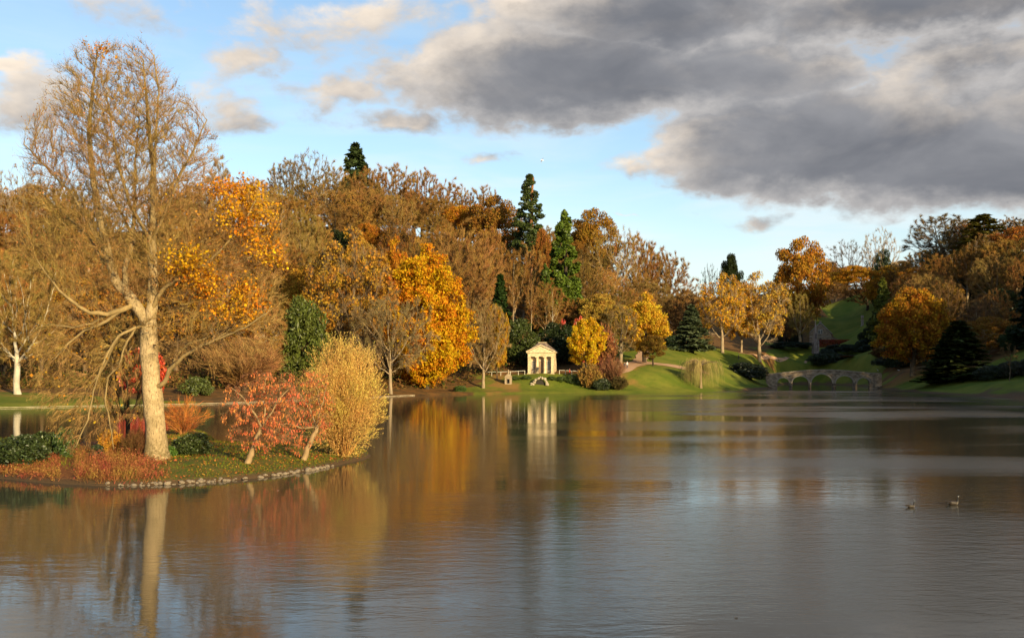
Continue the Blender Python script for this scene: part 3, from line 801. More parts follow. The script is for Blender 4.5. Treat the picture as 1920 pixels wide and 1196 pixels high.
    for i in range(70):
        a = r.uniform(0, 6.283); q = math.sqrt(r.uniform(0, 1)); tip = np.array([math.cos(a) * q * 2.2, math.sin(a) * q * 2.2, 6.2 * (1 - .6 * q ** 2.2) * r.uniform(.5, 1.0)]); t = np.linspace(0, 1, 7)[:, None]
        C = tip * np.concatenate([t ** 1.2, t ** 1.2, t], 1) + np.array([math.cos(a), math.sin(a), 0]) * q * .5 + r.normal(0, .06, (7, 3)) * t
        d, f = tubes(C, np.arange(-1, 6), np.linspace(.05, .008, 7), .002, .0, r); st.add(np.concatenate(d.v), np.concatenate(d.q))
    n = 9000; dd = rand_dir(n, r); rad_ = r.uniform(.12, 1.0, (n, 1)) ** .45
    B = np.array([0, 0, 3.15]) + dd * rad_ * np.where(dd[:, 2:] > 0, 3.0, 2.95) * np.concatenate([np.full((n, 2), .92), np.ones((n, 1))], 1)
    wob = 1 + .22 * np.sin(B[:, :1] * 2.3 + 1) * np.sin(B[:, 1:2] * 2.1) + .10 * np.sin(B[:, 2:] * 2.7 + B[:, :1]); B = np.array([0, 0, 3.15]) + (B - np.array([0, 0, 3.15])) * wob
    o = unit(B - np.array([0, 0, .6])); d = unit(o * 1.0 + rand_dir(n, r) * .6 + np.array([0, 0, .1])) * r.uniform(.3, .95, (n, 1)); st.add(*tris(B, d, .012, r))
    m = 76000; j = r.integers(0, n, m); C = B[j] + d[j] * r.uniform(0, 1.05, (m, 1)) + r.normal(0, .03, (m, 3)); u = unit(unit(d[j]) + rand_dir(m, r) * .65); v = unit(np.cross(u, rand_dir(m, r))); sz = r.uniform(.026, .066, (m, 1))
    C[:, 2] = np.maximum(C[:, 2], .12); cr.add(*quads(C, u * sz, v * sz * .36))
    h, rr2 = measure(cr); PROTO['golden_willow'] = [('stems', st.mesh('golden_willow_stems', BARK), 0), ('crown', cr.mesh('golden_willow_crown', LEAF_BRIGHT), 1)], h, rr2
    fan('twig_shrub', 82, 4.5, 3.0, 60, 9000, 0, .045, .2, TWIG, .5, 1.0)
    fan('leafy_twig_shrub', 83, 4.5, 3.0, 50, 4000, 7000, .03, .3, LEAF, .5, .9)
    fan('stem_bush', 84, 2.6, 2.0, 70, 2600, 0, .02, .2, TWIG, 1.2, .6, sw=.025)
    # weeping willow with long hanging strands
    r = np.random.default_rng(91); st, cr = Parts(), Parts(); tr = simple_trunk(3.4, .22, .12, r)
    for i in range(16):
        a = r.uniform(0, 6.283); L = r.uniform(1.8, 4.3); t = np.linspace(0, 1, 7)[:, None]; e = np.array([math.cos(a) * L, math.sin(a) * L, 0])
        C = np.array([0, 0, 3.1]) + e * t + np.array([0, 0, 1]) * (2.6 * t - 2.3 * t * t) * r.uniform(.7, 1.2)
        d, f = tubes(C, np.arange(-1, 6), np.linspace(.09, .03, 7), .002, 0, r); tr.add(np.concatenate(d.v), np.concatenate(d.q))
        for s in range(46):
            b = C[r.integers(2, 7)] + r.normal(0, .25, 3); h = min(b[2] - .2, r.uniform(1.2, 3.9)); o = r.normal(0, .35, 3); o[2] = 0
            pts = np.array([b, b + o * .5 + e / L * .3 + [0, 0, -h * .4], b + o + e / L * .45 + [0, 0, -h]]); dd, f = tubes(pts, np.arange(-1, 2), np.array([.013, .011, .006]), .001, 0, r)
            cr.add(np.concatenate(dd.v), np.concatenate(dd.q))
    h, rr = measure(cr); PROTO['weeping'] = [('trunk', tr.mesh('weeping_trunk', BARK, True), 0), ('crown', cr.mesh('weeping_crown', TWIG), 1)], h, rr
    # slender birch
    add_bare('birch', seed=95, H=16, Rr=2.6, th=6, cz=11, up=5.0, dn=4.5, n_att=200, twigs=3000, tw_len=.9, tw_w=.035, trop=(0, 0, .5), base=.17)


build_protos()

PLACED = []
# colours of foliage and twigs (albedo)
ORANGE, GOLD, YELLOW, RUSSET = (.50, .20, .018), (.46, .25, .025), (.62, .40, .03), (.30, .145, .04)
BROWN, OLIVE, GREYB, REDBR = (.27, .145, .046), (.28, .18, .055), (.27, .20, .12), (.28, .11, .04)
RED, DKGREEN, GREEN, YEW = (.50, .055, .020), (.020, .036, .010), (.085, .125, .014), (.024, .036, .010)
BARKC, PALE, WHITE, DARKB = (.15, .10, .055), (.34, .25, .15), (.50, .43, .32), (.055, .04, .026)


def place(proto, name, px, d, top, wpx, label, crown, cat='tree', group=None, bark=BARKC, rz=None, sink=.15, xyz=None, h=None, w=None, lean=0.0, third=None, register_spot=True):
    parts, H, Rr = PROTO[proto]
    if xyz is None: x, y = W(px, d); z = ground(x, y)
    else: x, y, z = xyz
    hh = h if h else CAM_H + (HY - top) / F * y - z
    ww = w if w else wpx / F * y
    hh = max(hh, .4); sc = (ww / (2 * Rr), ww / (2 * Rr), hh / H)
    e = empty(name, (x, y, z - sink), label, cat, group, random.uniform(0, 6.283) if rz is None else rz, sc)
    if lean: e.rotation_euler[1] = lean
    for pn, me, ci in parts: obj(pn, me, e, crown if ci else bark if (pn != 'twigs') else bark)
    if register_spot: PLACED.append((x, y, ww * .5))
    return e


# ---------------------------------------------------------------- trees one can tell apart
T = place
T('bare_round_2', 'plane_tree', 33, 163, 470, 200, 'bare tree with white trunk alone on the left grass bank', OLIVE, bark=WHITE, rz=1.0)
T('bare_open', 'bare_tree', 35, 300, 308, 105, 'open bare tree against the sky at the far left skyline', GREYB, bark=BARKC)
T('evergreen_1', 'red_maple', 270, 176, 655, 90, 'crimson maple seen behind the pale island trunk', RED, bark=DARKB)
T('yew_0', 'yew_tree', 570, 216, 558, 100, 'dark green yew with feathery upright sprays left of the gold oak', (.085, .105, .018), bark=DARKB)
T('yew_1', 'yew_tree', 528, 226, 580, 70, 'smaller shaded yew left of the feathery yew', DKGREEN, bark=DARKB)
T('half_leaf', 'oak_tree', 655, 226, 432, 165, 'half bare oak with gold lower leaves above the golden willow', (.42, .22, .03), bark=(.2, .14, .08), rz=.6)
T('bare_spread', 'bare_tree', 733, 213, 548, 165, 'low spreading bare tree with pale trunk at the water edge', (.21, .145, .065), bark=PALE, rz=2.0)
T('tiered', 'beech_tree', 800, 231, 474, 158, 'large orange and yellow tree sweeping down to the lake', (.62, .315, .016), bark=DARKB, rz=0.0)
T('oval_1', 'orange_tree', 742, 262, 450, 70, 'bright orange tree peeping above the large yellow tree', (.50, .21, .02))
T('bare_round_1', 'bare_tree', 906, 239, 560, 98, 'twiggy fawn tree drooping to the water left of the temple', (.27, .175, .07), bark=PALE)
T('oval_0', 'gold_tree', 932, 246, 575, 42, 'narrow gold tree edging the fawn twiggy tree left of the temple', (.46, .26, .025))
T('bare_round_0', 'bare_tree', 868, 282, 418, 150, 'big domed russet bare tree behind the large yellow tree', (.29, .155, .05))
T('spruce', 'conifer', 938, 266, 515, 60, 'dark narrow conifer just left of the birches', (.030, .055, .012), bark=DARKB)
T('yew_0', 'yew_tree', 975, 263, 598, 82, 'dark yew crowding the left side of the temple', (.052, .068, .014), bark=DARKB)
T('yew_1', 'yew_tree', 1045, 266, 606, 78, 'blackish yew crowding the right side of the temple', YEW, bark=DARKB)
T('birch', 'birch_tree', 1036, 283, 538, 34, 'slender birch with the whitest trunk above the temple', OLIVE, bark=WHITE)
T('birch', 'birch_tree', 997, 284, 520, 36, 'slender pale birch above the temple roof left of the whitest birch', BROWN, bark=PALE)
T('birch', 'birch_tree', 962, 285, 525, 36, 'slender birch beside the dark narrow conifer', BROWN, bark=PALE)
T('cypress', 'cypress_tree', 1058, 305, 402, 102, 'tall bright green cypress above the temple', GREEN, bark=DARKB)
T('cypress', 'cypress_tree', 1022, 300, 498, 50, 'short green cypress at the foot of the tall cypress', (.07, .105, .014), bark=DARKB)
T('sequoia', 'sequoia_tree', 992, 345, 328, 66, 'very tall dark conifer with bare reddish trunk on the skyline', (.055, .075, .018), bark=(.26, .12, .06))
T('evergreen_0', 'red_maple', 1058, 271, 600, 20, 'small scarlet maple between the yews and the cypress', RED, bark=DARKB)
T('evergreen_1', 'red_maple', 1086, 268, 596, 30, 'scarlet maple top showing over the yellow lakeside tree', (.48, .07, .022), bark=DARKB)
T('oval_0', 'yellow_tree', 1100, 251, 598, 70, 'bright yellow tree right of the temple', (.66, .42, .02), bark=PALE)
T('leafy_twig_shrub', 'rosy_tree', 1132, 254, 612, 52, 'rosy half bare tree against the yellow tree by the temple', (.36, .15, .06))
T('leafy_twig_shrub', 'golden_shrub', 1106, 244, 683, 46, 'straw gold twiggy shrub at the water below the yellow tree', (.40, .24, .06))
T('twig_shrub', 'bare_shrub', 1148, 246, 665, 50, 'reddish brown twiggy shrub beside the straw gold shrub', (.24, .11, .055))
T('bare_tall_1', 'bare_tree', 1163, 262, 563, 72, 'upright bare tree with fanning limbs left of the golden tree', (.24, .16, .06), bark=(.26, .2, .12))
T('oval_1', 'golden_tree', 1208, 272, 553, 96, 'golden tree with one bright side on the lawn', (.64, .40, .035), bark=DARKB)
T('oak_1', 'dark_tree', 1224, 263, 628, 52, 'small dark forked tree under the golden lawn tree', (.20, .12, .025), bark=DARKB)
T('fir', 'fir_tree', 1297, 305, 572, 78, 'bluish fir standing on the lawn', (.10, .125, .06), bark=DARKB)
T('weeping', 'weeping_tree', 1314, 257, 668, 84, 'pale weeping bare tree at the water edge', (.36, .28, .10), bark=(.28, .2, .11))
T('half_leaf', 'autumn_tree', 1354, 340, 514, 98, 'amber tree with pale forked trunk right of the fir', (.58, .31, .025), bark=PALE)
T('half_leaf', 'autumn_tree', 1424, 352, 512, 112, 'amber half bare tree thinning on its right side', (.48, .28, .04), bark=PALE)
T('oak_0', 'autumn_tree', 1390, 356, 530, 76, 'amber tree squeezed between two amber trees on the lawn', (.50, .26, .025), bark=PALE)
T('oak_1', 'layered_tree', 1122, 292, 552, 98, 'straw gold tree in flat layers right of the cypress', (.42, .27, .05), bark=DARKB)
T('bare_open', 'bare_tree', 1152, 372, 425, 130, 'large bare tree with pale spreading limbs near the right end of the hill', OLIVE, bark=PALE, rz=2.2)
T('oak_0', 'oak_tree', 1112, 402, 396, 98, 'bronze oak on the skyline right of the cypress', (.30, .16, .025))
T('bare_round_2', 'bare_tree', 1192, 392, 440, 96, 'russet bare tree rounding the skyline right of the bronze oak', RUSSET)
T('bare_round_0', 'bare_tree', 1250, 402, 468, 105, 'fuzzy brown bare tree where the hill drops to the valley', BROWN)
T('bare_round_1', 'bare_tree', 1288, 360, 545, 100, 'brown bare tree behind the bluish fir', (.21, .12, .05))
T('bare_tall_0', 'bare_tree', 1500, 436, 548, 54, 'upright yellowish bare tree left of the stone cross', (.26, .19, .05), bark=PALE)
T('bare_open', 'bare_tree', 1330, 470, 495, 42, 'small dark bare tree on the skyline over the fir', DARKB, bark=DARKB)
T('oak_1', 'ivy_tree', 1369, 470, 478, 46, 'dark ivy covered tree on the skyline', (.030, .040, .014), bark=DARKB)
T('oak_0', 'oak_tree', 1502, 505, 450, 106, 'bronze oak standing tall on the right skyline', (.40, .19, .025), bark=DARKB)
T('bare_open', 'bare_tree', 1588, 592, 450, 104, 'open bare tree with dark twisting limbs beside the skyline oak', (.12, .085, .05), bark=DARKB)
T('bare_open', 'bare_tree', 1650, 505, 428, 84, 'pale bare tree with ivy covered trunk on the right skyline', (.34, .25, .16), bark=PALE, rz=1.1)
T('yew_1', 'ivy', 1655, 503, 470, 44, 'dark ivy climbing the pale skyline tree', DKGREEN, 'ivy')
T('oak_1', 'gold_tree', 1605, 578, 498, 84, 'gold tree on the valley side below the twisting bare tree', (.44, .22, .022), bark=DARKB)
T('oak_0', 'gold_tree', 1662, 486, 500, 84, 'gold tree on the valley side below the pale ivy tree', (.40, .20, .022), bark=DARKB)
T('bare_round_0', 'bare_tree', 1626, 520, 528, 92, 'dark brown bare tree over the green slope right of the cottage', (.20, .10, .035), bark=DARKB)
T('bare_round_2', 'bare_tree', 1566, 566, 530, 66, 'dark brown bare tree at the top of the green slope behind the cottage', (.18, .10, .04), bark=DARKB)
T('half_leaf', 'bronze_tree', 1598, 572, 540, 70, 'bronze tree at the top of the green slope below the twisting bare tree', (.24, .12, .03), bark=DARKB)
T('yew_0', 'yew_tree', 1652, 400, 578, 60, 'blackish yew tucked against the left of the big russet oak', (.020, .028, .010), bark=DARKB)
T('yew_1', 'yew_tree', 1634, 412, 612, 48, 'low blackish yew left of the yew by the russet oak', (.026, .034, .011), bark=DARKB)
T('bare_round_1', 'bare_tree', 1470, 452, 590, 80, 'dark brown bare tree left of the stone cross behind the laurels', (.17, .09, .035), bark=DARKB)
T('fir', 'larch_tree', 1655, 372, 522, 52, 'small yellow green conifer left of the big russet oak', (.14, .15, .025), bark=DARKB)
T('bare_round_2', 'bare_tree', 1772, 425, 402, 150, 'broad bare tree crowning the right hill', (.19, .135, .07), bark=BARKC)
T('larch', 'larch_tree', 1842, 405, 402, 112, 'ragged golden green larch on the right skyline', (.17, .15, .028), bark=(.25, .15, .07))
T('oval_0', 'oak_tree', 1711, 283, 542, 132, 'big russet round oak beside the bridge', (.42, .20, .022), bark=(.14, .1, .06))
T('spruce', 'conifer', 1798, 250, 602, 136, 'broad dark conifer sweeping to the grass right of the russet oak', (.055, .064, .015), bark=DARKB)
T('spruce', 'conifer', 1768, 254, 640, 66, 'lower dark conifer tucked against the broad conifer', (.034, .046, .012), bark=DARKB)
T('bare_tall_1', 'bare_tree', 1778, 312, 520, 70, 'thin brown tree with a few leaves right of the russet oak', (.2, .115, .045), bark=BARKC)
T('bare_round_1', 'bare_tree', 1838, 292, 555, 90, 'dim bare tree above the broad dark conifer', (.16, .10, .05), bark=PALE)
T('spruce', 'conifer', 1936, 262, 480, 70, 'blackish tall conifer at the right edge', (.018, .026, .009), bark=DARKB)
T('oak_0', 'beech_tree', 1905, 352, 428, 110, 'red brown beech on the skyline at the right edge', (.30, .115, .025), bark=DARKB)
T('birch', 'bare_tree', 1893, 222, 640, 46, 'small bare tree on the right lawn', (.2, .12, .05), bark=BARKC)
T('skyline_fir', 'fir_tree', 667, 432, 270, 84, 'lone dark fir rising above the hill skyline', (.05, .072, .024), bark=DARKB)
T('bare_open', 'bare_tree', 578, 402, 280, 104, 'bare tree with a dark trunk left of the lone skyline fir', (.2, .14, .075), bark=DARKB)
T('bare_round_2', 'bare_tree', 540, 412, 300, 90, 'sparse bare tree at the hilltop left of the dark trunked tree', GREYB)
T('bare_round_2', 'bare_tree', 690, 402, 316, 84, 'russet bare tree on the skyline directly under the lone fir', (.28, .15, .045))
T('bare_round_0', 'bare_tree', 625, 406, 306, 84, 'olive bare tree on the skyline left of the lone fir', (.27, .17, .05))
T('bare_round_2', 'bare_tree', 790, 404, 318, 84, 'russet bare tree in the skyline dip between two russet domes', (.29, .15, .045))
T('bare_round_1', 'bare_tree', 905, 398, 350, 84, 'brown bare tree on the skyline left of the tall dark conifer', (.27, .15, .05))
T('bare_round_1', 'bare_tree', 1224, 398, 462, 76, 'brown bare tree low on the skyline left of the valley', (.26, .145, .045))
T('oak_1', 'orange_tree', 862, 372, 386, 78, 'orange tree high on the hill left of the tall dark conifer', (.46, .20, .02))
T('bare_round_1', 'bare_tree', 735, 405, 308, 96, 'russet bare tree on the skyline right of the lone fir', (.28, .15, .042))
T('bare_round_0', 'bare_tree', 845, 408, 336, 94, 'russet bare tree on the skyline over the orange tree', (.28, .145, .042))
T('oak_0', 'oak_tree', 925, 362, 372, 112, 'bronze oak on the hill left of the tall dark conifer', (.29, .145, .028))
T('oak_1', 'orange_tree', 690, 330, 420, 70, 'orange tree halfway up the hill above the half bare oak', (.40, .17, .022))
T('oak_1', 'orange_tree', 1018, 330, 430, 40, 'rust orange tree between tall conifer and cypress', (.31, .135, .03))
T('yew_0', 'holly_tree', 800, 300, 455, 44, 'dark holly in the hill wood above the large yellow tree', (.035, .03, .012), bark=DARKB)
T('bare_tall_1', 'bare_tree', 410, 330, 292, 70, 'bare grey tree on the skyline right of the tall island tree', GREYB)
T('half_leaf', 'orange_tree', 160, 196, 520, 150, 'orange brown tree behind the left bank white trunk', (.40, .19, .03))
T('half_leaf', 'orange_tree', 330, 212, 500, 150, 'orange brown tree on the far bank behind the island trunk', (.38, .19, .03))
T('twig_shrub', 'bare_shrub', 455, 192, 630, 150, 'wide rusty twiggy thicket on the far bank right of the island trunk', (.27, .14, .05))
T('evergreen_0', 'laurel_bush', 372, 178, 705, 60, 'green laurel on the far bank right of the island trunk', (.09, .11, .02), 'bush')

for i, (px, d, t, w) in enumerate([(1862, 238, 684, 66), (1902, 236, 676, 60), (1948, 234, 668, 70)]):
    T('rhododendron', 'rhododendron', px, d, t, w, ['low dark rhododendron right of the broad dark conifer', 'dark rhododendron behind the small bare tree on the right lawn', 'dark rhododendron at the right edge above the lawn'][i], [(.03, .038, .013), (.045, .04, .015), (.025, .033, .012)][i], 'bush', bark=DARKB)

# wood that fills the hillside
KINDS = [('russet', ('bare_round_0', 'bare_round_1', 'bare_round_2', 'bare_tall_0'), (.30, .150, .042), 'russet bare tree'),
         ('brown', ('bare_round_0', 'bare_round_2', 'bare_tall_1', 'bare_round_1'), (.275, .170, .050), 'olive brown bare tree'),
         ('orange', ('oak_0', 'oak_1', 'half_leaf'), (.40, .185, .025), 'orange leaved tree'),
         ('bronze', ('oak_1', 'half_leaf', 'oak_0'), (.28, .15, .032), 'bronze leaved tree'),
         ('green', ('yew_0', 'yew_1', 'spruce'), (.030, .042, .012), 'dark evergreen tree')]


LANDMARKS = [(85, 420, 'the left edge of the island tree crown'), (185, 450, 'the forked stems of the island tree'), (330, 390, 'the right edge of the island tree crown'), (150, 640, 'the drooping limbs of the island tree'), (430, 640, 'the low right limb of the island tree'),
             (33, 560, 'the white trunked lakeside tree'), (35, 340, 'the open far left skyline tree'), (150, 560, 'the left droop of the island tree'), (250, 330, 'the middle of the island tree'), (250, 640, 'the pale island trunk'),
             (370, 500, 'the inner orange leaf cluster'), (465, 400, 'the big orange leaf cluster'), (465, 560, 'the lowest orange leaf cluster'), (570, 620, 'the feathery dark yew'), (580, 310, 'the dark trunked hilltop tree'),
             (667, 300, 'the lone skyline fir'), (655, 500, 'the half bare gold oak'), (742, 480, 'the bright orange treetop'), (800, 560, 'the large yellow tree'), (870, 480, 'the domed russet tree'), (862, 405, 'the high orange tree'),
             (735, 330, 'the russet skyline dome'), (938, 560, 'the dark narrow conifer'), (992, 390, 'the tall dark conifer'), (1058, 480, 'the bright green cypress'), (1112, 430, 'the bronze skyline oak'), (1152, 480, 'the pale limbed bare tree'),
             (1208, 600, 'the golden lawn tree'), (1297, 610, 'the bluish fir'), (1250, 500, 'the fuzzy brown skyline tree'), (1369, 500, 'the ivy covered skyline tree'), (1354, 560, 'the forked amber tree'), (1424, 560, 'the thinning amber tree'),
             (1502, 500, 'the tall skyline oak'), (1588, 490, 'the twisting bare skyline tree'), (1650, 470, 'the pale ivy clad tree'), (1655, 550, 'the small yellow green conifer'), (1711, 600, 'the big russet oak'), (1772, 440, 'the broad hill crown tree'),
             (1842, 450, 'the golden green larch'), (1800, 660, 'the broad dark conifer'), (1905, 470, 'the red brown beech'), (1910, 600, 'the blackish edge conifer'), (1838, 600, 'the dim bare tree')]


def relation(px, py):
    q = sorted(LANDMARKS, key=lambda l: (l[0] - px) ** 2 + (l[1] - py) ** 2)[0]; dx, dy = px - q[0], py - q[1]; far = math.hypot(dx, dy)
    side = ('left of ' if dx < 0 else 'right of ') if abs(dx) > abs(dy) else ('above ' if dy < 0 else 'below ')
    return ('showing behind ' if far < 22 else 'close ' + side if far < 55 else 'well ' + side) + q[2]


def fill(px0, px1, d0, d1, count, probs, where, gap=1.0, hmin=15, hmax=22, dark=1.0, seed=5):
    r = np.random.default_rng(seed); n = 0; tries = 0; zones = {}
    while n < count and tries < 9000:
        tries += 1; px = r.uniform(px0, px1); d = math.sqrt(r.uniform(d0 * d0, d1 * d1)); x, y = W(px, d)
        lo = np.interp(px, [-300, 0, 400, 560, 700, 840, 1000, 1100, 1200, 1320, 1450, 1520], [160, 178, 196, 214, 232, 250, 275, 282, 318, 372, 440, 575]) if px < 1520 else d0
        if d < lo: continue
        w = r.uniform(10, 15) if d < 330 else r.uniform(13, 18)
        if any((x - a) ** 2 + (y - b) ** 2 < (gap * .5 * (w * .5 + c)) ** 2 + 9 for a, b, c in PLACED): continue
        k, protos, colr, lab = KINDS[r.choice(len(KINDS), p=probs)]; z = ground(x, y); f = r.uniform(.62, 1.3)
        h = (r.uniform(hmin, hmax) if d < 330 or px > 1340 else r.uniform(15, 19)) * (.62 if k == 'green' else 1.0) * (1 if d > lo + 25 else .75)
        zone = ('on the crest of ' if d > 365 else ('halfway up ' if d > 290 else 'low on ')) + where
        c = tuple(np.clip(np.array(colr) * f * r.uniform(.92, 1.08, 3), 0, 1))
        place(protos[r.integers(len(protos))], {'green': 'evergreen_tree', 'orange': 'orange_tree', 'bronze': 'bronze_tree'}.get(k, 'bare_tree'), px, d, 0, 0, ('tall ' if h > 17.5 else 'stout ' if w > 13 else 'small ') + lab + ' ' + relation(px, HY - (z + h * .6 - CAM_H) * F / d), c, 'tree',
              'trees in ' + where, bark=[PALE, BARKC, (.28, .20, .11), DARKB, PALE][r.integers(5)], xyz=(x, y, z), h=h, w=w * (.75 if k == 'green' else 1))
        n += 1
    return n


fill(-160, 1340, 170, 440, 200, [.44, .38, .05, .09, .04], 'the wooded left hill', 1.0, 15, 22, seed=5)
fill(-120, 1210, 372, 430, 60, [.50, .42, .02, .05, .01], 'the wooded left hill', .72, 15, 19, seed=15)
fill(1300, 1500, 430, 560, 16, [.3, .4, .1, .14, .06], 'the valley head wood', 1.0, 13, 19, seed=6)
fill(1675, 2060, 285, 470, 105, [.20, .34, .06, .16, .24], 'the wooded right hill', .72, 13, 19, seed=8)
fill(1480, 1690, 572, 650, 16, [.2, .3, .1, .15, .25], 'the wood above the cottage slope', .9, 13, 19, seed=16)
fill(1735, 2080, 264, 310, 22, [.2, .3, .03, .15, .32], 'the dark right bank', .75, 9, 15, seed=9)


def far_wood():
    """the wood on the hill beyond the right edge, which keeps the right bank in shade"""
    r = np.random.default_rng(44); p = Parts(); L = []
    for i in range(520):
        x, y = r.uniform(112, 330), r.uniform(-60, 235)
        if x < .56 * y + 6 or signed_dist(LAKE, np.array([x]), np.array([y]))[0] < 10: continue
        z = ground(x, y); h = r.uniform(15, 21); L += [(x, y, z + h * .62, 4.5, 4.5, h * .4)]
    p.add(*lump_leaves(L, 60000, 1.1, r, .5, .3)); o = obj('far_wood', p.mesh('far_wood', LEAF), None, (.15, .09, .035)); tag(o, kind='stuff')


far_wood()

def undergrowth():
    r = np.random.default_rng(55); p, q = Parts(), Parts(); n = 3400; px = r.uniform(-120, 1330, n); lo = np.interp(px, [-300, 0, 400, 560, 700, 840, 1000, 1100, 1200, 1320], [158, 172, 190, 208, 218, 238, 264, 270, 300, 350])
    d = lo + 95 * r.uniform(0, 1, n) ** 1.7; x = (px - CX) / F * d; z = land(x, d); s = r.uniform(.7, 2.0, n); L = np.stack([x, d, z + s * .3, s * 1.2, s * 1.2, s * .9], -1)
    k = r.choice(n, 42000); dd = rand_dir(len(k), r); C = L[k, :3] + dd * L[k, 3:] * r.uniform(.6, 1, (len(k), 1)); p.add(*leaf_quads(C, .34, r, None, .5, 1.5))
    o = obj('undergrowth', p.mesh('undergrowth', LEAF), None, (.20, .115, .035)); tag(o, kind='stuff')
    k = r.choice(n // 6, 14000); C = L[k, :3] + rand_dir(len(k), r) * L[k, 3:] * 1.1; q.add(*leaf_quads(C, .34, r, None, .5, 1.5)); o = obj('green_undergrowth', q.mesh('green_undergrowth', LEAF), None, (.055, .075, .016)); tag(o, kind='stuff')


undergrowth()

# shrubs round the lake
B = lambda *a, **k: place(*a, cat='bush', **k)
B('evergreen_0', 'round_bush', 1404, 300, 679, 84, 'dark clipped dome bush on the lawn left of the bridge', (.022, .030, .012), bark=DARKB)
B('rhododendron', 'rhododendron', 1562, 381, 662, 92, 'dark rhododendron behind the middle of the bridge', (.030, .046, .014), bark=DARKB)
B('rhododendron', 'rhododendron', 1618, 376, 664, 90, 'dark rhododendron behind the right end of the bridge', (.024, .036, .013), bark=DARKB)
B('rhododendron', 'rhododendron', 1668, 330, 668, 60, 'blackish rhododendron left of the russet oak trunk', (.018, .026, .010), bark=DARKB)
B('rhododendron', 'rhododendron', 1735, 312, 672, 90, 'blackish rhododendron behind the russet oak trunk', (.018, .026, .010), bark=DARKB)
B('leafy_twig_shrub', 'bronze_shrub', 1596, 366, 680, 40, 'bronze shrub in front of the rhododendrons over the bridge', (.22, .09, .03))
B('rhododendron', 'laurel_bush', 1550, 410, 654, 44, 'low dark laurel directly right of the stone cross', (.024, .036, .012), bark=DARKB)
B('rhododendron', 'laurel_bush', 1480, 424, 640, 84, 'dark laurel bank left of the stone cross', (.022, .034, .012), bark=DARKB)
B('rhododendron', 'laurel_bush', 1580, 422, 645, 84, 'dark laurel bank in front of the copper hedge', (.022, .032, .012), bark=DARKB)
B('rhododendron', 'laurel_bush', 1632, 404, 636, 76, 'dark laurel bank right of the copper hedge', (.022, .036, .012), bark=DARKB)
B('leafy_twig_shrub', 'bronze_bush', 1652, 345, 650, 40, 'bronze shrub left of the russet oak crown', (.16, .085, .03))
B('evergreen_1', 'laurel_bush', 1258, 322, 628, 50, 'dark laurel under the trees left of the bluish fir', (.03, .05, .014), bark=DARKB)
B('evergreen_0', 'laurel_bush', 1180, 292, 628, 36, 'dark laurel behind the upright bare tree', (.02, .03, .012), bark=DARKB)
for i, (px, w, t) in enumerate([(968, 22, 704), (987, 20, 703), (1036, 20, 704), (1053, 22, 704), (1072, 24, 702), (1088, 22, 700)]):
    B('evergreen_%d' % (i % 2), 'laurel_bush', px, 245.5, t, w, ['first green laurel left of the grotto arch, nearest the small shrine', 'green laurel directly below the left corner of the temple',
      'green laurel directly below the right corner of the temple', 'green laurel second right of the temple corner', 'green laurel below the red jacketed person', 'green laurel touching the straw gold shrub'][i],
      (.075, .11, .018), group='laurels on the bank below the temple', bark=DARKB, register_spot=False)
B('leafy_twig_shrub', 'bank_shrub', 1160, 243, 705, 34, 'bronze green shrub at the water left of the lawn', (.12, .09, .03), register_spot=False)
B('evergreen_0', 'bank_shrub', 1128, 243, 708, 40, 'dark green shrub at the water beside the straw gold shrub', (.04, .055, .016), register_spot=False)
B('evergreen_1', 'bank_shrub', 862, 232, 722, 26, 'low green shrub under the large yellow tree', (.07, .12, .015), register_spot=False)
B('evergreen_0', 'bank_shrub', 925, 252, 692, 26, 'low green shrub left of the white rail', (.06, .09, .015), register_spot=False)

# ---------------------------------------------------------------- the island
def wpt(px, py, z=0.0):
    d = (CAM_H - z) * F / (py - HY); return ((px - CX) / F * d, d)


isl_px = [(-220, 880), (-100, 888), (0, 897), (60, 903), (120, 907), (200, 911), (300, 909), (370, 905), (430, 901), (500, 894), (560, 886), (615, 876), (655, 867), (692, 858),
          (688, 850), (640, 845), (560, 841), (480, 838), (420, 833), (400, 822), (380, 812), (335, 809), (300, 814), (292, 826), (240, 833), (160, 836), (80, 834), (0, 826), (-120, 820), (-240, 825)]
ISL = smooth_poly([wpt(*p) for p in isl_px])


def island_z(x, y):
    sd = -signed_dist(ISL, np.asarray(x, float), np.asarray(y, float))
    return np.where(sd < 0, np.maximum(.7 * sd, -.8), .24 * sstep(-.05, .45, sd) + .40 * sstep(.2, 5.0, sd) + .03 * np.sin(np.asarray(x) * 2.1) * np.sin(np.asarray(y) * 1.7) * sstep(.3, 1, sd))


def iz(x, y): return float(island_z(np.array([x]), np.array([y]))[0])


def ip(px, py):
    """ground point of the island seen at a photo position"""
    z = .4
    for _ in range(6):
        x, y = wpt(px, py, z); z = iz(x, y)
    return x, y, z


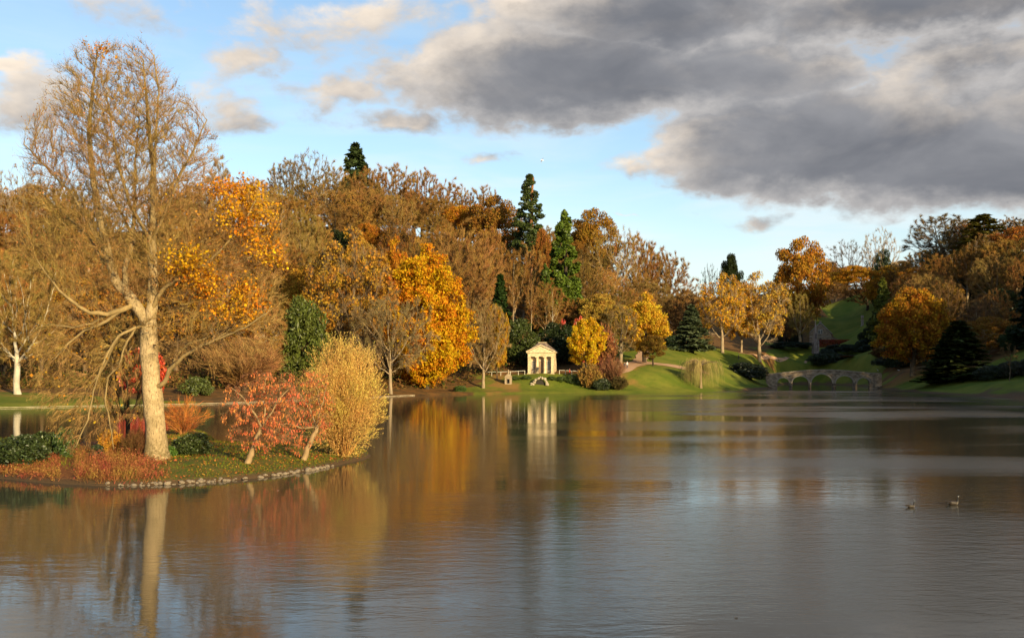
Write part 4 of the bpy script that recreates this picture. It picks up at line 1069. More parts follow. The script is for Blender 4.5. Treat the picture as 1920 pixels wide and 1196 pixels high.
def build_island():
    xs = np.arange(-46, -5, .32); ys = np.arange(48, 96, .32); X, Y = np.meshgrid(xs, ys); Z = island_z(X, Y); nx, ny = len(xs), len(ys)
    i = np.arange(nx * ny).reshape(ny, nx); Q = np.stack([i[:-1, :-1], i[:-1, 1:], i[1:, 1:], i[1:, :-1]], -1).reshape(-1, 4)
    Q = Q[(Z.ravel()[Q] > -.7).any(1)]
    m, N = new_mat('island_ground'); ge = N.n('ShaderNodeNewGeometry'); pos = ge.outputs['Position']
    n = N.noise(pos, .9, 4, .6); n2 = N.noise(pos, 9, 4, .7); sep = N.n('ShaderNodeSeparateXYZ'); N.link(pos, sep.inputs[0])
    grass = N.mix(N.smooth(n, .4, .65), c4((.06, .10, .012)), c4((.12, .12, .02)))
    rust = N.mix(N.smooth(n2, .4, .65), c4((.15, .05, .02)), c4((.28, .12, .035)))
    side = N.smooth(N.math('ADD', sep.outputs[0], N.math('MULTIPLY', n, 6)), -18.5, -15.0)
    col = N.mix(N.math('MULTIPLY', side, N.smooth(n2, .62, .5)), rust, grass)
    mud = N.mix(n2, c4((.05, .035, .02)), c4((.13, .075, .035)))
    col = N.mix(N.smooth(sep.outputs[2], .30, .12), col, mud)
    finish(N, principled(N, col, .95, .1, bump(N, n2, .8, .08)))
    me = mesh_np('island', np.stack([X, Y, Z], -1).reshape(-1, 3), [Q], m, True); o = obj('island', me); tag(o, kind='structure'); return o


island = build_island()


def rock_mesh(name, seed, mat, sub=2, flat=.75):
    b = bmesh.new(); bmesh.ops.create_icosphere(b, subdivisions=sub, radius=1); r = np.random.default_rng(seed)
    k = r.normal(size=(5, 3)); k /= np.linalg.norm(k, axis=1)[:, None]
    for v in b.verts:
        p = np.array(v.co); s = 1.0
        for q in k: s -= .55 * max(0, float(p @ q) - .62)
        v.co = Vector(p * s * (1, 1, flat)) * r.uniform(.95, 1.05)
    me = bpy.data.meshes.new(name); b.to_mesh(me); b.free(); me.materials.append(mat); return me


def shore_stones():
    mat = stone_material('shore_stone', (.11, .08, .05), (.38, .30, .21), 3.0); r = np.random.default_rng(21)
    ms = [rock_mesh('stone', s, mat, 2 if s < 3 else 1) for s in range(5)]
    pts = [p for p in ISL]; fr = []
    for a, b in zip(pts, pts[1:]):
        fr.append(a)
    fr = np.array(fr); px = CX + F * fr[:, 0] / fr[:, 1]; front = fr[:smooth_front(fr)]
    d = np.concatenate([[0], np.cumsum(np.linalg.norm(np.diff(front, axis=0), axis=1))]); s = 0.0; second = False
    while s < d[-1] or not second:
        if s >= d[-1]: s, second = .1, True; continue
        x, y = np.interp(s, d, front[:, 0]), np.interp(s, d, front[:, 1]); p = CX + F * x / y
        if p > 625:
            if second: break
            s, second = .1, True; continue
        w = float(np.clip(r.lognormal(-2.3, .42), .05, .24)) * (1 if p > 240 else .7)
        if p > 195 and r.uniform() < (.55 if second else .9):
            o = obj('stone', ms[r.integers(5)], island); o.location = (x + r.normal(0, .04), y + r.normal(.06, .08) + (.2 if second else 0), (.05 if second else .0) + w * .15 + r.uniform(-.03, .06))
            o.rotation_euler = (r.uniform(-.3, .3), r.uniform(-.3, .3), r.uniform(0, 6.28)); o.scale = (w * r.uniform(.9, 1.4), w * r.uniform(.8, 1.1), w * r.uniform(.7, 1.0))
        s += (w * r.uniform(1.0, 2.2) + (r.uniform(.2, .9) if r.uniform() < .12 else 0)) if p > 190 else .5


def smooth_front(fr):
    return int(np.argmax(CX + F * fr[:, 0] / fr[:, 1]))


shore_stones()


def island_ground_cover():
    r = np.random.default_rng(31)
    def scatter(n, x0, x1, y0, y1, cond):
        x = r.uniform(x0, x1, n); y = r.uniform(y0, y1, n); z = island_z(x, y); px = CX + F * x / y; py = HY + F * (CAM_H - z) / y
        k = (z > .06) & cond(x, y, px, py); return np.stack([x, y, z], -1)[k], px[k]
    nz = lambda x, y: np.sin(x * 1.1 + 2 * np.sin(y * .8)) * np.sin(y * .9 + x * .5)
    # grass: three bladed tufts
    P, _ = scatter(52000, -46, -6, 49, 92, lambda x, y, px, py: (px > 305) & (nz(x, y) > -.35) | (px < 150) & (py < 880) | (px > 300) & (py < 850))
    D = unit(np.array([0, 0, 1]) + r.normal(0, .45, P.shape)) * r.uniform(.07, .24, (len(P), 1)); p = Parts(); p.add(*tris(P, D, .022, r))
    tag(obj('grass', p.mesh('grass', leaf_material('grass_blade', .3, .05, .5, 1.4, .9)), None, (.19, .22, .020)), kind='stuff')
    # rusty dead stems on the left half, in front of the trunk
    P, px = scatter(60000, -46, -14, 49, 66, lambda x, y, px, py: (px < 318) & (py > 850) & (r.uniform(size=len(x)) < np.clip((330 - px) / 60, 0, 1)) & ((px > 140) | (px < 112)))
    h = np.where(px < 130, .4, .85)[:, None] * np.clip((330 - px[:, None]) / 90, .35, 1)
    D = unit(np.array([0, 0, 1]) + r.normal(0, .42, P.shape)) * h * r.uniform(.35, 1.1, (len(P), 1)); p = Parts(); p.add(*tris(P, D, .015, r))
    k = r.integers(0, len(P), 20000); p.add(*leaf_quads(P[k] + D[k] * r.uniform(.3, 1, (len(k), 1)), .05, r))
    tag(obj('dead_undergrowth', p.mesh('dead_undergrowth', leaf_material('dead_stem', .3, .06, .35, 1.5, .7)), None, (.34, .145, .05)), kind='stuff')
    # fallen leaves
    P, _ = scatter(30000, -46, -6, 49, 92, lambda x, y, px, py: (px > 290) & ((nz(x + 3, y) > -.3) | (px > 430)))
    P[:, 2] += .05; nn = unit(np.array([0, 0, 1.0]) + r.normal(0, .35, P.shape)); p = Parts(); p.add(*leaf_quads(P, .085, r, nn, .85, 1.3))
    tag(obj('fallen_leaves', p.mesh('fallen_leaves', LEAF_BRIGHT), None, (.54, .22, .05)), kind='stuff')


island_ground_cover()


def big_tree():
    bx, by, bz = ip(296, 861); s = by / F
    def L(px, py, dy=0.0): return np.array([(px - 296) * s, dy, (861 - py) * s])
    e = empty('island_tree', (bx, by, bz - .1), 'tall bare tree with thick pale trunk and orange leaf clusters on the island', 'tree')
    limbs = {
        'T': [(296, 861), (294, 840), (292, 810), (289, 770), (285, 720), (281, 670), (279, 630), (278, 606)],
        'A': ['T', (284, 580), (287, 520), (285, 450), (286, 380, .2), (283, 310, .4), (270, 230, .8), (262, 160, 1), (256, 100, 1)],
        'B': ['T', (266, 588), (252, 566), (236, 545), (221, 524, -.3), (212, 480, -.6), (202, 420, -1), (192, 340, -1.3), (186, 260, -1.4), (190, 180, -1.3), (196, 110, -1)],
        'B2': [('B', 3), (224, 500, .8), (232, 440, 1.4), (230, 360, 1.9), (226, 280, 2.3), (232, 200, 2.4)],
        'C': [('B', 2), (236, 580, -.6), (214, 588, -1.1), (190, 586, -1.6), (165, 570, -1.7), (140, 545, -2), (124, 520, -2.2), (110, 500, -2.4)],
        'C2': [('C', 1), (212, 602, -1.1), (182, 618, -1.6), (158, 642, -2.1), (140, 668, -2.4)],
        'C3': [('C', 2), (182, 604, -.6), (150, 612, -1.0), (110, 606, -1.2)],
        'D': ['T', (262, 612, -.8), (240, 628, -1.4), (226, 656, -1.7), (214, 688, -1.9), (204, 730, -2.1), (196, 780, -2.3), (176, 830, -2.4)],
        'D2': [('D', 1), (246, 648, -1.0), (238, 684, -1.2), (220, 702, -1.3), (217, 742, -1.5), (226, 792, -1.5), (232, 835, -1.5)],
        'D3': [('D', 2), (200, 690, -.6), (172, 720, -.3), (150, 752, 0)],
        'E': [('T', 4), (306, 718, -.3), (314, 712, -.4), (324, 690, -.6), (345, 672, -.8), (372, 654, -1), (402, 640, -1.2), (440, 625, -1.3), (480, 608, -1.5), (515, 585, -1.6)],
        'E2': [('E', 2), (322, 668, .6), (340, 640, 1.2), (380, 625, 1.6), (430, 600, 2)],
        'F': [('A', 1), (310, 540, -.4), (350, 518, -.9), (395, 498, -1.2), (430, 468, -1.4), (468, 430, -1.6), (490, 385, -1.7)],
        'F2': [('A', 2), (330, 470, .5), (380, 442, .8), (430, 416, 1), (478, 365, 1.2)],
        'F3': [('F', 2), (400, 508, -.3), (450, 488, -.2), (520, 462, -.2)],
        'F4': [('E', 5), (420, 622, .2), (450, 590, .5), (465, 560, .6)],
        'G': [('B', 5), (160, 370, -1.8), (120, 325, -2.2), (84, 285, -2.4)],
        'G2': [('B', 4), (170, 442, -.2), (120, 402, .4), (62, 352, .8)],
        'H': [('A', 4), (318, 335, .8), (348, 275, 1.2), (374, 210, 1.4)],
        'H2': [('A', 3), (328, 385, -1), (358, 330, -1.6), (388, 285, -2)],
        'H3': [('A', 5), (300, 250, -.6), (309, 180, -1), (302, 115, -1.2)],
        'I': [('A', 3), (262, 390, -1.5), (250, 310, -2.4), (240, 220, -2.8)],
        'J': [('B2', 2), (200, 400, 3), (160, 340, 3.8), (130, 260, 4)]}
    P, par = [], []; ends = {}; chains = {}
    step = .36
    for k, pts in limbs.items():
        if k == 'T': last = -1; q = [L(*p) for p in pts]; marks = []
        else:
            h = pts[0]; h = (h, None) if isinstance(h, str) else h; m = ends[h[0]]; last = m[-1] if h[1] is None else m[h[1]]; marks = [last]; q = [P[last]] + [L(*p) for p in pts[1:]]
        if k == 'T': P.append(q[0]); par.append(-1); last = 0; marks = [0]
        n_first = len(P)
        for a, b in zip(q[:-1], q[1:]):
            n = max(1, int(round(np.linalg.norm(b - a) / step)))
            for t in range(1, n + 1):
                P.append(a + (b - a) * t / n + rng.normal(0, .018, 3)); par.append(last); last = len(P) - 1
            marks.append(last)
        chains[k] = (n_first, len(P))
        ends[k] = marks
    r = np.random.default_rng(77)
    def cloud(n, px, py, rx, ry, dep, lo=.25):
        o = []
        while len(o) < n:
            q = r.uniform(-1, 1, 3); l = np.linalg.norm(q)
            if l < 1 and r.uniform() < lo + (1 - lo) * l: o.append(L(px + q[0] * rx, py + q[1] * ry) + [0, q[2] * dep, 0])
        return np.array(o)
    att = np.concatenate([cloud(3600, 232, 305, 172, 150, 5.4), cloud(1900, 222, 195, 112, 105, 4.0), cloud(2000, 215, 450, 190, 130, 4.5), cloud(1000, 165, 690, 105, 130, 2.8), cloud(1700, 425, 460, 110, 130, 3.4),
                          cloud(900, 400, 625, 125, 60, 2.5), cloud(300, 470, 560, 60, 60, 2)])
    P, par = grow(att, np.array(P), par, step, 2.6, .40, r, iters=130, trop=(0, 0, .12), jit=.14, rc=L(268, 640), rw=.6)
    rad, tip = radii(par, .0065, 2.2, .50); rad = np.where(rad > .03, .03 + .47 * ((rad - .03) / .47) ** 1.10, rad)
    for k, r0 in dict(A=.30, B=.30, B2=.17, C=.16, C2=.10, C3=.08, D=.075, D2=.065, D3=.045, E=.14, E2=.08, F=.13, F2=.11, F3=.07, F4=.06, G=.10, G2=.10, H=.09, H2=.09, H3=.08, I=.10, J=.10).items():
        a, b = chains[k]; rad[a:b] = np.maximum(rad[a:b], np.linspace(r0, .035, b - a))
    wood, limb = tubes(P, par, rad, .03, .19, r, flare=.42, fl=1.3)
    skip, fine = tubes(P, par, np.where(rad < .06, rad, 0), .009, 9, r)
    D = P - P[np.maximum(par, 0)]; thin = np.where((rad < .03) & (par >= 0))[0]; n = 78000; k = r.choice(thin, n)
    low = (P[k, 2] < 7)[:, None] * np.array([0, 0, -.75])
    d = unit(unit(D[k]) * .8 + rand_dir(n, r) * .6 + unit(P[k] - L(268, 640)) * .5 + np.array([0, 0, .2]) + low) * r.uniform(.2, .75, (n, 1)); Bp = P[k] - D[k] * r.uniform(0, 1, (n, 1))
    fine.add(*tris(Bp, d, .017, r))
    j = r.integers(0, n, n); d2 = unit(unit(d[j]) * .9 + rand_dir(n, r) * .7 + low[j]) * r.uniform(.12, .4, (n, 1)); B2 = Bp[j] + d[j] * r.uniform(.3, .95, (n, 1)); fine.add(*tris(B2, d2, .012, r))
    bm_, N = new_mat('pale_bark'); tc = N.n('ShaderNodeTexCoord'); pos = tc.outputs['Object']
    pl = N.noise(pos, 1.3, 4, .6, .5); fine_n = N.noise(N.vmath('MULTIPLY', pos, (1, 1, .22)), 16, 5, .65, .6); spot = N.noise(pos, 7, 4, .65)
    col = N.mix(N.smooth(pl, .35, .65), c4((.34, .25, .125)), c4((.53, .385, .21))); col = N.mix(N.smooth(spot, .55, .75, 0, .6), col, c4((.25, .18, .09)))
    col = N.mix(N.smooth(fine_n, .47, .36, 0, .75), col, c4((.11, .075, .04)))
    sep = N.n('ShaderNodeSeparateXYZ'); N.link(pos, sep.inputs[0]); col = N.mix(N.math('MULTIPLY', N.smooth(sep.outputs[2], 1.6, .1), N.smooth(spot, .35, .6)), col, c4((.16, .12, .05))); col = N.mix(N.smooth(sep.outputs[2], 7.0, 13.0, 0, .8), col, c4((.28, .20, .09)))
    finish(N, principled(N, col, .95, .1, bump(N, N.math('ADD', fine_n, N.math('MULTIPLY', spot, .8)), 1.0, .10)))
    wm = wood.mesh('trunk', bm_, True); obj('trunk', wm, e, (.41, .30, .15)); obj('limbs', limb.mesh('limbs', bark_material('limb_bark', 6.0, .55, 1.2, .8), True), e, (.30, .21, .09)); obj('crown', fine.mesh('crown', TWIG), e, (.30, .185, .065))
    # withered leaves: dense clusters on the sunny side, a few everywhere
    lp = Parts(); tipn = np.where(rad < .02)[0]; px = 296 + P[tipn, 0] / s; py = 861 - P[tipn, 2] / s; w = np.zeros(len(tipn))
    for cx, cy, rx, ry in [(470, 392, 56, 54), (440, 352, 54, 26), (503, 468, 40, 28), (370, 495, 44, 40), (398, 535, 26, 30), (464, 562, 38, 46), (418, 580, 30, 18), (200, 100, 14, 12)]:
        q = ((px - cx) / rx) ** 2 + ((py - cy) / ry) ** 2; w += np.clip(1.08 - q, 0, 1)
    for cx, cy, rx, ry in [(420, 420, 110, 110), (440, 520, 100, 110)]: w += .010 * np.clip(1.2 - ((px - cx) / rx) ** 2 - ((py - cy) / ry) ** 2, 0, 1)
    k = tipn[r.choice(len(tipn), 9000, p=w / w.sum())]; C = P[k] + rand_dir(len(k), r) * .42 * r.uniform(.1, 1, (len(k), 1)) ** .7; lp.add(*leaf_quads(C, .115, r, None, .5, 1.25, .4))
    obj('leaves', lp.mesh('leaves', LEAF_BRIGHT), e, (.70, .33, .02))
    lp = Parts(); up = tipn[(P[tipn, 2] > 7)]; k = r.choice(up, 8500); C = P[k] + rand_dir(len(k), r) * .5; lp.add(*leaf_quads(C, .065, r, None, .5, 1.4, .3)); obj('leaves', lp.mesh('leaves', LEAF), e, (.44, .20, .06))
    lp = Parts(); ll = tipn[(P[tipn, 2] < 7) & (P[tipn, 0] < 0)]
    k = ll[r.choice(len(ll), 260)] if len(ll) else tipn[:10]; lp.add(*leaf_quads(P[k] + rand_dir(len(k), r) * .4, .11, r, None, .5, 1.2, .3)); obj('leaves', lp.mesh('leaves', LEAF_BRIGHT), e, (.62, .32, .03))


big_tree()


def small_red_tree(base, pts, arms, crown, label, seed, nleaf):
    bx, by, bz = ip(*base); s = by / F; r = np.random.default_rng(seed)
    def L(px, py, dy=0.0): return np.array([(px - base[0]) * s, dy, (base[1] - py) * s])
    e = empty('red_leaved_tree', (bx, by, bz - .05), label, 'tree', 'small red leaved trees on the island'); P, par = [L(*base)], [-1]; step = .16; ends = []
    for chain in [pts] + arms:
        last = 0 if chain is pts else ends[0]; q = [P[last]] + [L(*c) for c in chain]
        for a, b in zip(q[:-1], q[1:]):
            n = max(1, int(round(np.linalg.norm(b - a) / step)))
            for t in range(1, n + 1): P.append(a + (b - a) * t / n + r.normal(0, .02, 3)); par.append(last); last = len(P) - 1
        ends.append(last)
    att = []
    while len(att) < 620:
        q = r.uniform(-1, 1, 3); cx, cy, rx, ry, dp = crown
        if np.linalg.norm(q) < 1: att.append(L(cx + q[0] * rx, cy + q[1] * ry) + [0, q[2] * dp, 0])
    P, par = grow(np.array(att), np.array(P), par, step, 1.8, .30, r, trop=(0, 0, -.05), jit=.2)
    rad, tip = radii(par, .005, 2.3, .15); wood, fine = tubes(P, par, rad, .008, .02, r, flare=.3)
    D = P - P[np.maximum(par, 0)]; thin = np.where((rad < .02) & (par >= 0))[0]; n = 6500; k = r.choice(thin, n); d = unit(unit(D[k]) + rand_dir(n, r) * .8 - [0, 0, .3]) * r.uniform(.15, .5, (n, 1)); fine.add(*tris(P[k], d, .011, r))
    obj('trunk', wood.mesh('trunk', BARK, True), e, (.33, .22, .11)); obj('crown', fine.mesh('crown', TWIG), e, (.27, .15, .075))
    k = r.choice(np.where(rad < .012)[0], nleaf); C = P[k] + rand_dir(nleaf, r) * .12 - np.array([0, 0, .1]); n = nleaf
    clump = (np.sin(C[:, 0] * 2.6 + seed) * np.sin(C[:, 2] * 2.9) * np.sin(C[:, 1] * 2.2) > -.12); C = C[clump]; n = len(C)
    u = unit(np.array([0, 0, -1.0]) + r.normal(0, .3, (n, 3))); v = unit(np.cross(u, rand_dir(n, r))); sz = r.uniform(.04, .11, (n, 1)); lp = Parts(); lp.add(*quads(C, u * sz, v * sz * .38))
    obj('leaves', lp.mesh('leaves', leaf_material('red_leaf', .35, .03, .7, 1.3, .8)), e, (.68, .215, .075))


small_red_tree((464, 864), [(472, 840), (482, 815), (492, 796)], [[(505, 770, .3), (520, 740, .6), (545, 715, .8)], [(480, 770, -.3), (462, 740, -.6), (440, 720, -.8)], [(498, 760, 0), (492, 720, .3), (500, 695, .3)]],
               (492, 762, 84, 80, 1.9), 'left of two small leaning trees with hanging red leaves on the island', 5, 3300)
small_red_tree((569, 862), [(576, 840), (586, 820), (594, 800)], [[(602, 770, -.3), (612, 735, -.5), (618, 705, -.6)], [(580, 770, .3), (560, 740, .5), (535, 720, .5)], [(596, 765, .7), (590, 730, 1.0), (575, 700, 1.2)], [(570, 800, -.6), (545, 790, -1), (520, 805, -1.3)]],
               (558, 765, 76, 80, 1.8), 'right of two small leaning red leaved trees, against the golden willow', 9, 3000)


def on_island(proto, name, px, py, top, wpx, label, crown, cat, bark=BARKC, rz=None, **k):
    x, y, z = ip(px, py); return place(proto, name, px, y, top, wpx, label, crown, cat, None, bark, rz, .05, (x, y, z), h=(py - top) / F * y, w=wpx / F * y, register_spot=False, **k)


on_island('golden_willow', 'golden_willow', 644, 858, 640, 150, 'large golden willow shrub at the tip of the island', (.72, .50, .14), 'shrub', (.45, .22, .06))
on_island('evergreen_0', 'rhododendron_bush', 28, 868, 811, 116, 'big shaded dark green bush at the left end of the island', (.045, .065, .016), 'bush')
on_island('evergreen_1', 'rhododendron_bush', 85, 853, 808, 62, 'lighter green bush behind the big shaded bush on the island', (.085, .115, .022), 'bush')
on_island('evergreen_0', 'rhododendron_bush', 358, 851, 811, 80, 'dark green bush right of the thick pale trunk', (.055, .075, .016), 'bush')
on_island('evergreen_1', 'laurel_shrub', 122, 903, 848, 42, 'small upright green shrub in the rusty undergrowth', (.07, .12, .022), 'shrub')
on_island('evergreen_0', 'fern_clump', 314, 903, 880, 40, 'small bright green clump at the stones below the pale trunk', (.09, .17, .02), 'plant')
on_island('leafy_twig_shrub', 'hydrangea_shrub', 208, 856, 806, 44, 'shrub with yellow orange leaves left of the pale trunk', (.60, .30, .035), 'shrub')
on_island('twig_shrub', 'red_stemmed_shrub', 252, 862, 800, 52, 'dark red stemmed shrub against the left of the pale trunk', (.15, .075, .03), 'shrub')
on_island('stem_bush', 'coppiced_willow', 343, 813, 742, 110, 'orange stemmed coppiced willow behind the dark bush', (.50, .17, .04), 'shrub', (.40, .18, .06))
on_island('evergreen_1', 'dark_shrub', 182, 862, 832, 30, 'low dark shrub below the yellow leaved shrub', (.04, .06, .018), 'shrub')
on_island('bare_tall_1', 'slender_tree', 238, 846, 560, 90, 'slender dark tree standing behind the pale trunk on the island', (.17, .12, .05), 'tree', DARKB)


# ---------------------------------------------------------------- temple
def temple():
    px, d = 1014, 250.0; x, y = W(px, d); z = 4.35
    lim = stone_material('pale_limestone', (.46, .35, .20), (.72, .58, .36), 1.0); wallm = stone_material('temple_wall_stone', (.50, .38, .24), (.62, .50, .34), .6, (.9, .4))
    slate = stone_material('roof_slate', (.17, .125, .10), (.25, .19, .15), 1.0, (.5, .35)); glass = flat_material('dark_glass', (.015, .017, .02), .15, .5); white = flat_material('white_paint', (.56, .52, .42), .6)
    door = flat_material('temple_door', (.28, .19, .11), .6)
    e = empty('temple', (x, y, z), 'small cream temple with columns and pediment above the lake', 'temple', rz=R(-9), scale=(.9, .9, .9))
    w, D = 3.35, 6.6
    obj('podium', BM().box(-w - .25, w + .25, -.35, D + .2, -1.2, .0).box(-2.6, 2.6, -.8, -.355, -1.2, -.28).mesh('podium', wallm, .02), e)
    b = BM(); b.box(-w, w, 1.1, D, 0, 4.7).box(-w, -w + .62, .0, 1.097, 0, 4.4).box(w - .62, w, 0, 1.097, 0, 4.4); obj('wall', b.mesh('wall', wallm), e)
    for sx in (-1, 1):
        obj('pilaster', BM().box(sx * (w - .31) - .34, sx * (w - .31) + .34, -.06, -.003, .0, 4.15).box(sx * (w - .31) - .40, sx * (w - .31) + .40, -.11, -.003, 4.15, 4.4).box(sx * (w - .31) - .40, sx * (w - .31) + .40, -.11, -.063, 0, .22).mesh('pilaster', lim), e)
    for cx in (-1.02, 1.02):
        c = BM().lathe(cx, .32, [(.46, 0), (.46, .16), (.38, .22), (.375, 1.4), (.31, 3.95), (.33, 4.0), (.44, 4.15)], 16); c.box(cx - .47, cx + .47, -.13, .79, 4.15, 4.4); obj('column', c.mesh('column', lim), e)
    obj('entablature', BM().box(-w - .02, w + .02, -.12, .75, 4.402, 4.95).box(-w - .08, w + .08, -.18, .80, 4.952, 5.35).box(-w - .38, w + .38, -.45, D + .25, 5.352, 5.6).box(-w - .01, w + .01, .752, D + .01, 4.702, 5.35).mesh('entablature', lim), e)
    obj('pediment', BM().prism([(-w - .1, 5.602), (w + .1, 5.602), (0, 7.15)], -.15, .3).mesh('pediment', lim), e)
    for sx in (-1, 1):
        pts = [(sx * (w + .45), 5.60), (sx * (w + .45), 5.80), (0, 7.52), (0, 7.27)]
        if sx < 0: pts = pts[::-1]
        obj('cornice', BM().prism(pts, -.48, -.152).mesh('cornice', lim), e)
    # hipped slate roof: ridge set back behind the pediment
    zr, ye, yr0, yr1 = 8.05, D + .25, 2.6, 4.4
    V = [(-w - .4, -.14, 5.66), (w + .4, -.14, 5.66), (w + .4, ye, 5.66), (-w - .4, ye, 5.66), (-.9, yr0, zr), (.9, yr0, zr), (.9, yr1, zr), (-.9, yr1, zr)]
    obj('roof', BM().add(V, [(0, 1, 5, 4), (1, 2, 6, 5), (2, 3, 7, 6), (3, 0, 4, 7), (4, 5, 6, 7)]).mesh('roof', slate), e)
    obj('roof_ridge', BM().box(-1.05, 1.05, yr0 - .1, yr1 + .1, zr, zr + .14).mesh('roof_ridge', lim), e)
    for cx in (-1.98, 2.0):
        wd = obj('window', BM().box(cx - .55, cx + .55, 1.03, 1.097, .9, 3.2).mesh('window', white), e)
        for a in (-.25, .25):
            for k in range(4):
                obj('pane', BM().box(cx + a - .15, cx + a + .15, 1.00, 1.028, 1.05 + k * .54, 1.05 + k * .54 + .40).mesh('pane', glass), wd)
    obj('door', BM().box(-.5, .5, 1.02, 1.097, 0, 3.1).box(-.03, .03, 1.00, 1.018, .1, 3.0).mesh('door', door), e)
    b = BM(); rr = np.random.default_rng(4)
    for k in range(9):
        h = .5; z0 = .02 + k * .52; o = .12 if k % 2 else .02; b.box(-w - .08 - o, -w - .003, .4 - o, 1.0 + o, z0, z0 + .47)
    obj('quoin', b.mesh('quoin', lim), e)
    for bx in (-2.0, 1.95):
        t = empty('bench', tuple(e.matrix_basis @ Vector((bx, .7, 0))), 'pale stone bench inside the temple porch under the %s window' % ('left' if bx < 0 else 'right'), 'bench', 'benches in the temple porch', R(-9))
        obj('seat', BM().box(-.5, .5, -.2, .2, .42, .5).mesh('seat', white), t)
        for q in (-.4, .34): obj('leg', BM().box(q, q + .06, -.18, .18, 0, .418).mesh('leg', white), t)
    return e


temple()


def rail_fence(pxs, d, zoff, label, group):
    white = bpy.data.materials['white_paint']; pts = [W(p, d) for p in pxs]; zs = [ground(*p) for p in pts]; e = empty('rail_fence', (*pts[0], zs[0]), label, 'fence', group)
    o = np.array([*pts[0], zs[0]])
    for (x, y), z in zip(pts, zs): obj('post', BM().box(x - .05 - o[0], x + .05 - o[0], y - .05 - o[1], y + .05 - o[1], z - o[2] - .2, z - o[2] + .98).mesh('post', white), e)
    for i in range(len(pts) - 1):
        (x0, y0), (x1, y1) = pts[i], pts[i + 1]
        for h in (.92,):
            b = BM(); a = (x0 - o[0], y0 - o[1] - .08, zs[i] - o[2] + h); c = (x1 - o[0], y1 - o[1] - .08, zs[i + 1] - o[2] + h)
            b.add([(a[0], a[1], a[2] - .04), (c[0], c[1], c[2] - .04), (c[0], c[1] + .06, c[2] - .04), (a[0], a[1] + .06, a[2] - .04), (a[0], a[1], a[2] + .04), (c[0], c[1], c[2] + .04), (c[0], c[1] + .06, c[2] + .04), (a[0], a[1] + .06, a[2] + .04)],
                  [(0, 3, 2, 1), (4, 5, 6, 7), (0, 1, 5, 4), (1, 2, 6, 5), (2, 3, 7, 6), (3, 0, 4, 7)]); obj('rail', b.mesh('rail', white), e)


rail_fence([908, 922, 939, 957, 972, 984], 249.5, 0, 'white post and rail fence left of the temple', 'white rail fences beside the temple')
rail_fence([1049, 1060, 1072, 1084, 1096], 249.5, 0, 'white post and rail fence right of the temple', 'white rail fences beside the temple')


def shrine():
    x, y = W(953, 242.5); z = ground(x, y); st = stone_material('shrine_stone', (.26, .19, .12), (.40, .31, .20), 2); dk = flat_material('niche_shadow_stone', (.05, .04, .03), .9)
    e = empty('stone_shrine', (x, y, z - .2), 'little gabled stone shrine with a statue on top, left of the temple', 'shrine', rz=R(-10))
    obj('wall', BM().box(-.75, -.36, -.5, .5, 0, 1.7).box(.36, .75, -.5, .5, 0, 1.7).box(-.357, .357, .0, .5, 0, 1.7).box(-.357, .357, -.5, -.003, 1.25, 1.7).box(-.357, .357, -.5, -.003, 0, .25).mesh('wall', st, .02), e)
    obj('gable', BM().prism([(-.85, 1.703), (.85, 1.703), (.18, 2.4), (-.18, 2.4)], -.58, .55).mesh('gable', st, .02), e)
    obj('niche_shade', BM().box(-.35, .35, -.05, -.004, .25, 1.25).mesh('niche_shade', dk), e)  # dark back panel: the shade of the recess is put into its colour
    obj('statue', BM().lathe(0, 0, [(.2, 2.4), (.17, 2.7), (.21, 2.95), (.1, 3.08), (.12, 3.2), (.1, 3.34), (.03, 3.4)], 10).mesh('statue', st, smooth=True), e)


def grotto():
    x, y = W(1013, 243); z = ground(x, y); st = stone_material('grotto_rock', (.28, .22, .15), (.46, .38, .27), 1.5); dk = flat_material('grotto_shade_dark', (.03, .025, .018), .95)
    e = empty('grotto_arch', (x, y, z), 'rough pale rock arch of a grotto in the bank below the temple', 'grotto'); r = np.random.default_rng(8); ms = [rock_mesh('rock', 40 + k, st, 2, .9) for k in range(4)]
    for k in range(15):
        a = math.pi * (k + .5) / 15; o = obj('rock', ms[k % 4], e); o.location = (-1.55 * math.cos(a) + r.normal(0, .06), -.6 + r.normal(0, .1), -.35 + 1.75 * math.sin(a) + r.normal(0, .06))
        s = r.uniform(.25, .40); o.scale = (s, s * 1.5, s * r.uniform(.8, 1.1)); o.rotation_euler = tuple(r.uniform(-1, 1, 3))
    for k in range(5):
        o = obj('rock', ms[k % 4], e); o.location = (-1.9 + r.uniform(-.5, .4), -.8 + r.normal(0, .2), -.35 + .2 * k * .5); s = r.uniform(.22, .4); o.scale = (s, s, s)
    pts = [(1.3 * math.cos(math.pi * k / 10), -.6 + 1.7 * math.sin(math.pi * k / 10)) for k in range(11)]; obj('hollow_shade', BM().prism(pts, -.35, .5).mesh('hollow_shade', dk, tri=True), e)  # solid near-black fill, painted shade for the cavity under the arch


shrine(); grotto()


